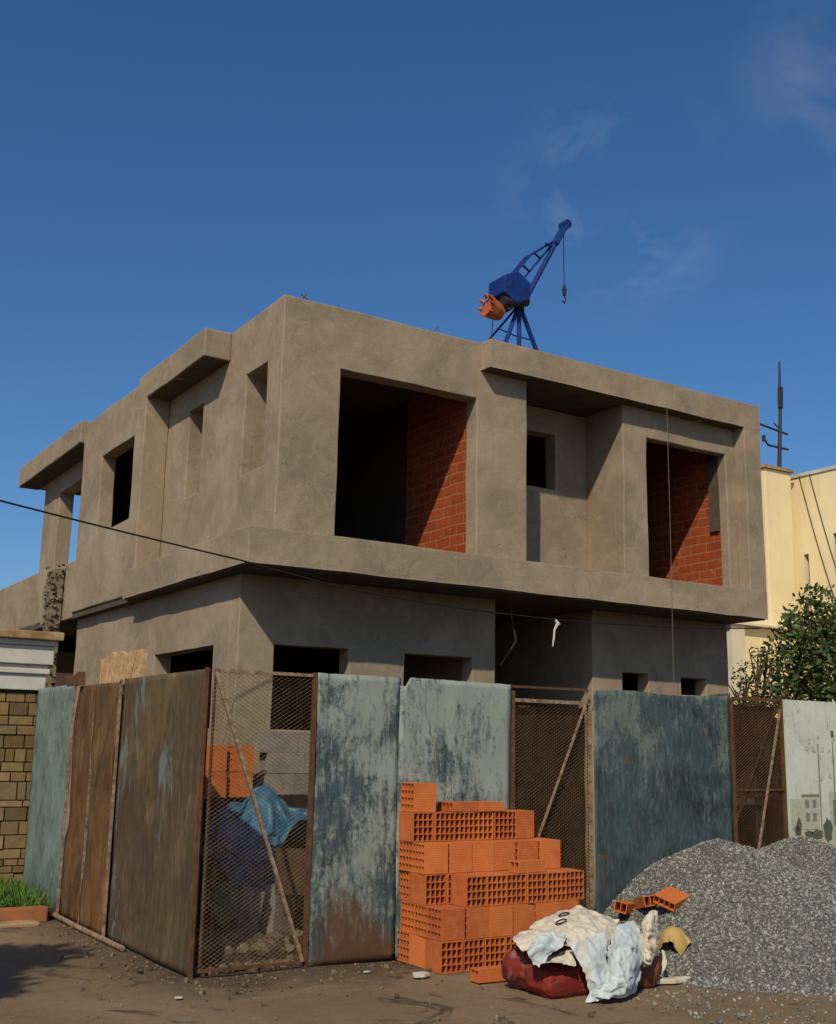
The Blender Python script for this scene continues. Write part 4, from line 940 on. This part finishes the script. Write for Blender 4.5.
CG = {
'A': [[(0.51, -3.05, 0.32), (0.76, -3.00, 0.40), (1.01, -2.95, 0.46), (1.17, -2.95, 0.49), (1.31, -3.00, 0.45), (1.49, -3.05, 0.38), ], [(0.41, -3.20, 0.33), (0.56, -3.25, 0.40), (0.80, -3.20, 0.44), (0.97, -3.20, 0.46), (1.15, -3.20, 0.42), (1.28, -3.25, 0.37), ], [(0.38, -3.30, 0.30), (0.46, -3.40, 0.36), (0.62, -3.42, 0.40), (0.78, -3.42, 0.41), (0.92, -3.45, 0.39), (1.06, -3.45, 0.34), ], [(0.41, -3.35, 0.29), (0.39, -3.50, 0.29), (0.55, -3.50, 0.34), (0.68, -3.52, 0.32), (0.83, -3.55, 0.31), (0.95, -3.53, 0.28), ], ],
'F': [[(0.35, -3.42, 0.35), (0.46, -3.45, 0.43), (0.64, -3.47, 0.40), ], [(0.30, -3.50, 0.30), (0.38, -3.54, 0.36), (0.55, -3.54, 0.34), ], [(0.33, -3.50, 0.24), (0.35, -3.55, 0.23), (0.41, -3.55, 0.30), ], ],
'U': [[(0.47, -3.45, 0.25), (0.58, -3.47, 0.30), (0.68, -3.48, 0.31), ], [(0.39, -3.56, 0.25), (0.50, -3.58, 0.25), (0.63, -3.58, 0.22), ], ],
'P': [[(0.58, -3.56, 0.37), (0.71, -3.58, 0.39), (0.88, -3.58, 0.42), ], [(0.60, -3.60, 0.30), (0.68, -3.66, 0.29), (0.86, -3.62, 0.30), ], [(0.65, -3.64, 0.19), (0.69, -3.70, 0.18), (0.83, -3.66, 0.19), ], [(0.67, -3.66, 0.08), (0.70, -3.72, 0.10), (0.83, -3.70, 0.10), ], [(0.63, -3.66, 0.01), (0.67, -3.70, 0.02), (0.74, -3.72, 0.03), ], ],
'Q': [[(0.93, -3.55, 0.29), (1.11, -3.45, 0.42), (1.26, -3.42, 0.43), (1.36, -3.42, 0.40), ], [(0.86, -3.62, 0.23), (0.90, -3.68, 0.32), (1.03, -3.68, 0.33), (1.25, -3.55, 0.30), ], [(0.80, -3.68, 0.15), (0.83, -3.76, 0.19), (0.97, -3.74, 0.20), (1.18, -3.60, 0.17), ], [(0.69, -3.70, 0.10), (0.76, -3.80, 0.11), (0.92, -3.78, 0.11), (1.14, -3.62, 0.10), ], [(0.67, -3.68, 0.05), (0.73, -3.78, 0.04), (0.92, -3.75, 0.04), (1.11, -3.62, 0.05), ], ],
'C': [[(1.40, -3.42, 0.43), (1.47, -3.42, 0.51), (1.53, -3.40, 0.49), ], [(1.29, -3.50, 0.39), (1.30, -3.56, 0.41), (1.48, -3.45, 0.38), ], [(1.23, -3.55, 0.30), (1.24, -3.62, 0.31), (1.44, -3.50, 0.27), ], [(1.21, -3.57, 0.22), (1.21, -3.65, 0.24), (1.41, -3.52, 0.22), ], [(1.24, -3.56, 0.16), (1.23, -3.62, 0.18), (1.37, -3.52, 0.17), ], ],
'S': [[(1.57, -3.40, 0.23), (1.58, -3.42, 0.22), ], [(1.56, -3.42, 0.15), (1.59, -3.44, 0.15), ], [(1.55, -3.42, 0.08), (1.54, -3.44, 0.07), ], ],
}
def patch(key, seed, crump=.014, up=16, jag=.010):
    """crumpled sheet through a net of folds given as points in the place"""
    A_ = np.array(CG[key], float); 
    def lin(B, k):
        n = B.shape[0]; t = np.linspace(0, n - 1, (n - 1) * k + 1); i = np.minimum(t.astype(int), n - 2); f = (t - i).reshape(-1, 1, 1); return B[i] * (1 - f) + B[i + 1] * f
    B = lin(A_, up); B = lin(B.transpose(1, 0, 2), up).transpose(1, 0, 2)
    for _ in range(5):
        C_ = B.copy(); C_[1:-1] = (B[:-2] + B[2:] + 2 * B[1:-1]) / 4; B = C_.copy(); B[:, 1:-1] = (C_[:, :-2] + C_[:, 2:] + 2 * C_[:, 1:-1]) / 4
    du = np.gradient(B, axis=0); dv = np.gradient(B, axis=1); N = np.cross(du, dv); N /= np.linalg.norm(N, axis=-1, keepdims=True) + 1e-9
    if N[..., 1].mean() > 0: N = -N
    ny, nx = B.shape[:2]; P = B.copy()
    for j in range(ny):
        for i in range(nx):
            q = Vector(B[j, i]) ; a1 = noise.noise(q * 7 + Vector((seed, 0, 0))); a2 = noise.noise(q * 15 + Vector((0, seed, 3)))
            v1 = noise.voronoi(q * 6 + Vector((seed, 0, 0)) + Vector((a2, a1, 0)) * .5)[0]; v2 = noise.voronoi(q * 15 + Vector((0, seed, 0)))[0]
            h = (1 - abs(a1) * 3.2) * .5 + (.5 - min(1, (v1[1] - v1[0]) * 2.2)) * 1.5 + (.5 - min(1, (v2[1] - v2[0]) * 2.5)) * .45
            P[j, i] += N[j, i] * h * crump
            e = 1 if (i in (0, nx - 1) or j in (0, ny - 1)) else 0
            if e: P[j, i] += np.array([noise.noise(q * 30), 0, noise.noise(q * 30 + Vector((9, 0, 0)))]) * jag
    P[..., 2] = np.maximum(P[..., 2], .006)
    mb = MB(); mb.v = [tuple(p) for p in P.reshape(-1, 3)]
    for j in range(ny - 1):
        for i in range(nx - 1): a = j * nx + i; mb.f.append((a, a + 1, a + nx + 1, a + nx)); mb.mi.append(0)
    return mb, P
mb, P = patch('A', 3, .016); o = cloth_obj(mb, 'woven_sacking', M['whitesack'], (.74, -3.18, 0)); tag(o, 'off white woven sacking with dark round print draped over the sacks', 'sacking', 'empty sacks on the pile')
mf, _ = patch('F', 5, .016); cloth_obj(mf, 'torn_flap', M['palesack'], parent=o)
mf, _ = patch('U', 6, .008); cloth_obj(mf, 'folded_edge', M['whitesack'], parent=o)
def on_cloth(P, fi, fj):
    ny, nx = P.shape[:2]; x = fi * (nx - 1); y = fj * (ny - 1); i = min(int(x), nx - 2); j = min(int(y), ny - 2)
    p = P[j, i] ; n_ = np.cross(P[j, i + 1] - P[j, i], P[j + 1, i] - P[j, i]); n_ /= np.linalg.norm(n_) + 1e-9
    if n_[2] < 0: n_ = -n_
    a = x - i; b = y - j; p = p * (1 - a) * (1 - b) + P[j, i + 1] * a * (1 - b) + P[j + 1, i] * (1 - a) * b + P[j + 1, i + 1] * a * b
    return Vector(p) + Vector(n_) * .009
for (ci, cj, a0, a1) in ((.43, .46, 0, 21), (.45, .22, 0, 21)):
    c0 = on_cloth(P, ci, cj); tu = (on_cloth(P, ci + .12, cj) - on_cloth(P, ci - .12, cj)).normalized(); tv = (on_cloth(P, ci, cj + .15) - on_cloth(P, ci, cj - .15)).normalized(); nn_ = tu.cross(tv).normalized(); nn_ = nn_ if nn_.z > 0 else -nn_
    MB().tube([c0 + nn_ * .010 + tu * .048 * math.cos(a * .314) + tv * .036 * math.sin(a * .314) for a in range(a0, a1)], .0055, 5).build('printed_mark', M['ink'], o)
MB().tube([on_cloth(P, .40 + .02 * k, .93 + .01 * k) for k in range(5)], .008, 5).build('printed_mark', M['bluetape'], o)
mb, _ = patch('Q', 8, .018); o = cloth_obj(mb, 'woven_sacking', M['palesack'], (1.02, -3.6, 0)); tag(o, 'bluish white empty sack hanging down the front of the pile', 'sacking', 'empty sacks on the pile')
mf, _ = patch('P', 11, .010); cloth_obj(mf, 'folded_corner', M['palesack'], parent=o)
mb, _ = patch('C', 14, .022); o = cloth_obj(mb, 'woven_sacking', M['whitesack'], (1.35, -3.5, 0)); tag(o, 'narrow crumpled white sack twisted upright at the right of the pile', 'sacking', 'empty sacks on the pile')
mf, _ = patch('S', 17, .006, 8); cloth_obj(mf, 'loose_strip', M['whitesack'], parent=o)
# yellow paper and a pale strip
mb, _ = drape(1.93, -3.14, .42, .30, .32, 20, 22, [(1.93, -3.16, .18, .12, .11, .15)], .4, 60, 15, .10, .8)
o = cloth_obj(mb, 'crumpled_paper', M['straw'], (1.72, -3.2, .2)); tag(o, 'crumpled yellow paper bag lying on the gravel beside the sacks', 'paper bag')
mb = MB().prism([(1.44, -3.44), (1.60, -3.50), (1.80, -3.49), (1.78, -3.44), (1.62, -3.44), (1.5, -3.39)], 2, .012, .045)
o = mb.build('pale_strip', M['whitesack'], loc=(1.6, -3.46, 0), bevel=.008); tag(o, 'pale strip of packing lying on the ground right of the sacks', 'strip')

# ------------------------------------------------------------------ the yard behind the front mesh
def mound():
    mb = MB(); nx = 60; ny = 50; x0, x1, y0, y1 = -1.25, .9, -1.55, .44
    def h(x, y): return 1.10 * math.exp(-(((x + .1) / .72) ** 4)) * (1 / (1 + math.exp(-(y + .10) * 20))) + .05 * noise.noise((x * 4, y * 4, 0)) + .09
    for j in range(ny + 1):
        for i in range(nx + 1): x = x0 + (x1 - x0) * i / nx; y = y0 + (y1 - y0) * j / ny; mb.v.append((x, y, h(x, y) if 0 < i < nx and 0 < j else -.02))
    for j in range(ny):
        for i in range(nx): a = j * (nx + 1) + i; mb.f.append((a, a + 1, a + nx + 2, a + nx + 1)); mb.mi.append(0)
    rnd = random.Random(13)
    for _ in range(700):
        x = rnd.uniform(-1.2, .4); y = rnd.uniform(-1.68, -.6); s = rnd.uniform(.012, .06); z = (h(x, y) if y > -1.5 else 0) + s * .3
        rock(mb, (x, y, max(z, .01)), s, rnd, 1)
    o = mb.build('rubble_heap', [M['rubblebase'], M['rubble']], fix=False); tag(o, 'brown earth and broken rubble heaped behind the mesh gate', 'rubble', kind='stuff')
mound()
GI = 'orange bricks stacked behind the mesh gate'
for ci in range(2):
    for k in range(2):
        put(BM, -.53 + k * .252, -.06, 1.15 + ci * BH, 0, f'orange brick behind the mesh gate, {("lower","upper")[ci]} course, {("left","right")[k]} one', GI)
GC = 'grey blocks stacked behind the mesh gate'
def cblock(x, y, z, label, rot=(0, 0, 0), group=GC, L=.38, D=.19, Hh=.185):
    mb = MB(); t = .028; 
    mb.box((-L / 2, -D / 2, 0), (L / 2, -D / 2 + t, Hh)); mb.box((-L / 2, D / 2 - t, 0), (L / 2, D / 2, Hh))
    for q in (-L / 2, -t / 2, L / 2 - t): mb.box((q, -D / 2 + t, 0), (q + t, D / 2 - t, Hh))
    o = mb.build('cement_block', M['grey'], bevel=.004); o.location = (x, y, z); o.rotation_euler = rot; return tag(o, label, 'block', group)
for ci in range(3):
    for k in range(2):
        cblock(.13 + k * .385 + (0, .1, .03)[ci], .10, 1.16 + ci * .19, f'grey cement block behind the mesh gate, {("bottom","middle","top")[ci]} course, {("left","right")[k]} one')
cblock(-.54, -.93, .12, 'upright cement block, left of the two leaning in the rubble', (R(6), R(8), R(-15)), 'cement blocks leaning in the rubble', L=.17, D=.16, Hh=.36)
cblock(-.26, -.90, .10, 'upright cement block, right of the two leaning in the rubble', (R(-8), R(12), R(22)), 'cement blocks leaning in the rubble', L=.25, D=.18, Hh=.38)
def hmound(x, y):
    return .22 + .95 * np.exp(-(((x + .1) / .80) ** 4)) / (1 + np.exp(-(y + .50) * 9)) + .07 * np.sin(x * 9 + y * 5) * np.sin(y * 8) + .06 * np.cos(x * 14 - y * 4)
mb, P = drape(-.2, -.44, 1.34, 1.62, 1.35, 84, 70, [(-.5, -.62, .45, .25, .25, .42), (.1, -.68, .5, .28, .25, .48)], .10, 110, 5, .14, .9, (0, .06), None, .45, .80, hmound)
o = cloth_obj(mb, 'blue_tarpaulin', M['tarp'], (-.2, -.5, .5)); tag(o, 'crumpled dark blue tarpaulin thrown over the heap behind the mesh gate', 'tarpaulin')
mb, _ = drape(-.55, -.8, .62, .5, .35, 26, 20, [(-.5, -.7, .3, .3, .2, .22)], .1, 70, 9, .05, .5, grd=.2)
o = cloth_obj(mb, 'green_plastic', M['greentarp'], (-.55, -.8, .4)); tag(o, 'scrap of green plastic sheet below the blue tarpaulin', 'plastic')
o = MB().tube([(-.98, -1.3, .02), (-.97, -1.28, 1.1)], .014, 6).build('iron_stake', M['rust'], loc=(-.98, -1.3, 0)); tag(o, 'thin rusty stake standing behind the mesh gate', 'stake')
o = MB().box((-.3, -.18, -.015), (.3, .18, .015)).build('plank_offcut', M['woodbrown']); o.location = (-.05, -1.1, .6); o.rotation_euler = (R(75), R(3), R(-8)); tag(o, 'brown board propped under the tarpaulin behind the mesh gate', 'board')
MB().box((-.28, -.17, -.6), (-.24, -.13, -.016)).build('prop', M['woodbrown'], o)

# ------------------------------------------------------------------ litter on the ground
lt = MB(); rnd = random.Random(42)
for _ in range(900):
    if rnd.random() < .6: x = rnd.uniform(-1.5, 1.6); y = FY - abs(rnd.gauss(0, .35)) - .02
    else: x = rnd.uniform(-4, 3); y = rnd.uniform(-5.5, -1.9)
    if rnd.random() < .25: x = FX - abs(rnd.gauss(0, .2)) - .02; y = rnd.uniform(-1.8, 1.0)
    s = rnd.uniform(.004, .016) if rnd.random() < .93 else rnd.uniform(.016, .035)
    rock(lt, (x, y, s * .3), s * .9, rnd)
o = lt.build('loose_debris', M['rubble'], fix=False); tag(o, 'small stones and crumbs of mortar scattered on the road', 'debris', kind='stuff')
def scrap(x, y, s, mat, label, seed):
    rr = random.Random(seed); n = 8; pg = [(x + s * math.cos(k * .785) * rr.uniform(.6, 1.1), y + s * .7 * math.sin(k * .785) * rr.uniform(.6, 1.1)) for k in range(n)]
    o = MB().prism(pg, 2, .012, .012 + s * .25).build('paper_scrap', mat, loc=(x, y, 0), bevel=.002); tag(o, label, 'scrap', 'white scraps on the road')
scrap(-1.62, -2.35, .035, M['white'], 'small white paper scrap on the road near the fence corner', 1)
scrap(-.12, -2.15, .03, M['white'], 'small white paper scrap at the foot of the pale sheet', 2)
scrap(.15, -2.45, .09, M['whitesack'], 'torn pale scrap lying left of the brick stack base', 3)

# ------------------------------------------------------------------ render
scene.render.engine = 'CYCLES'
scene.cycles.use_denoising = True
scene.cycles.max_bounces = 6
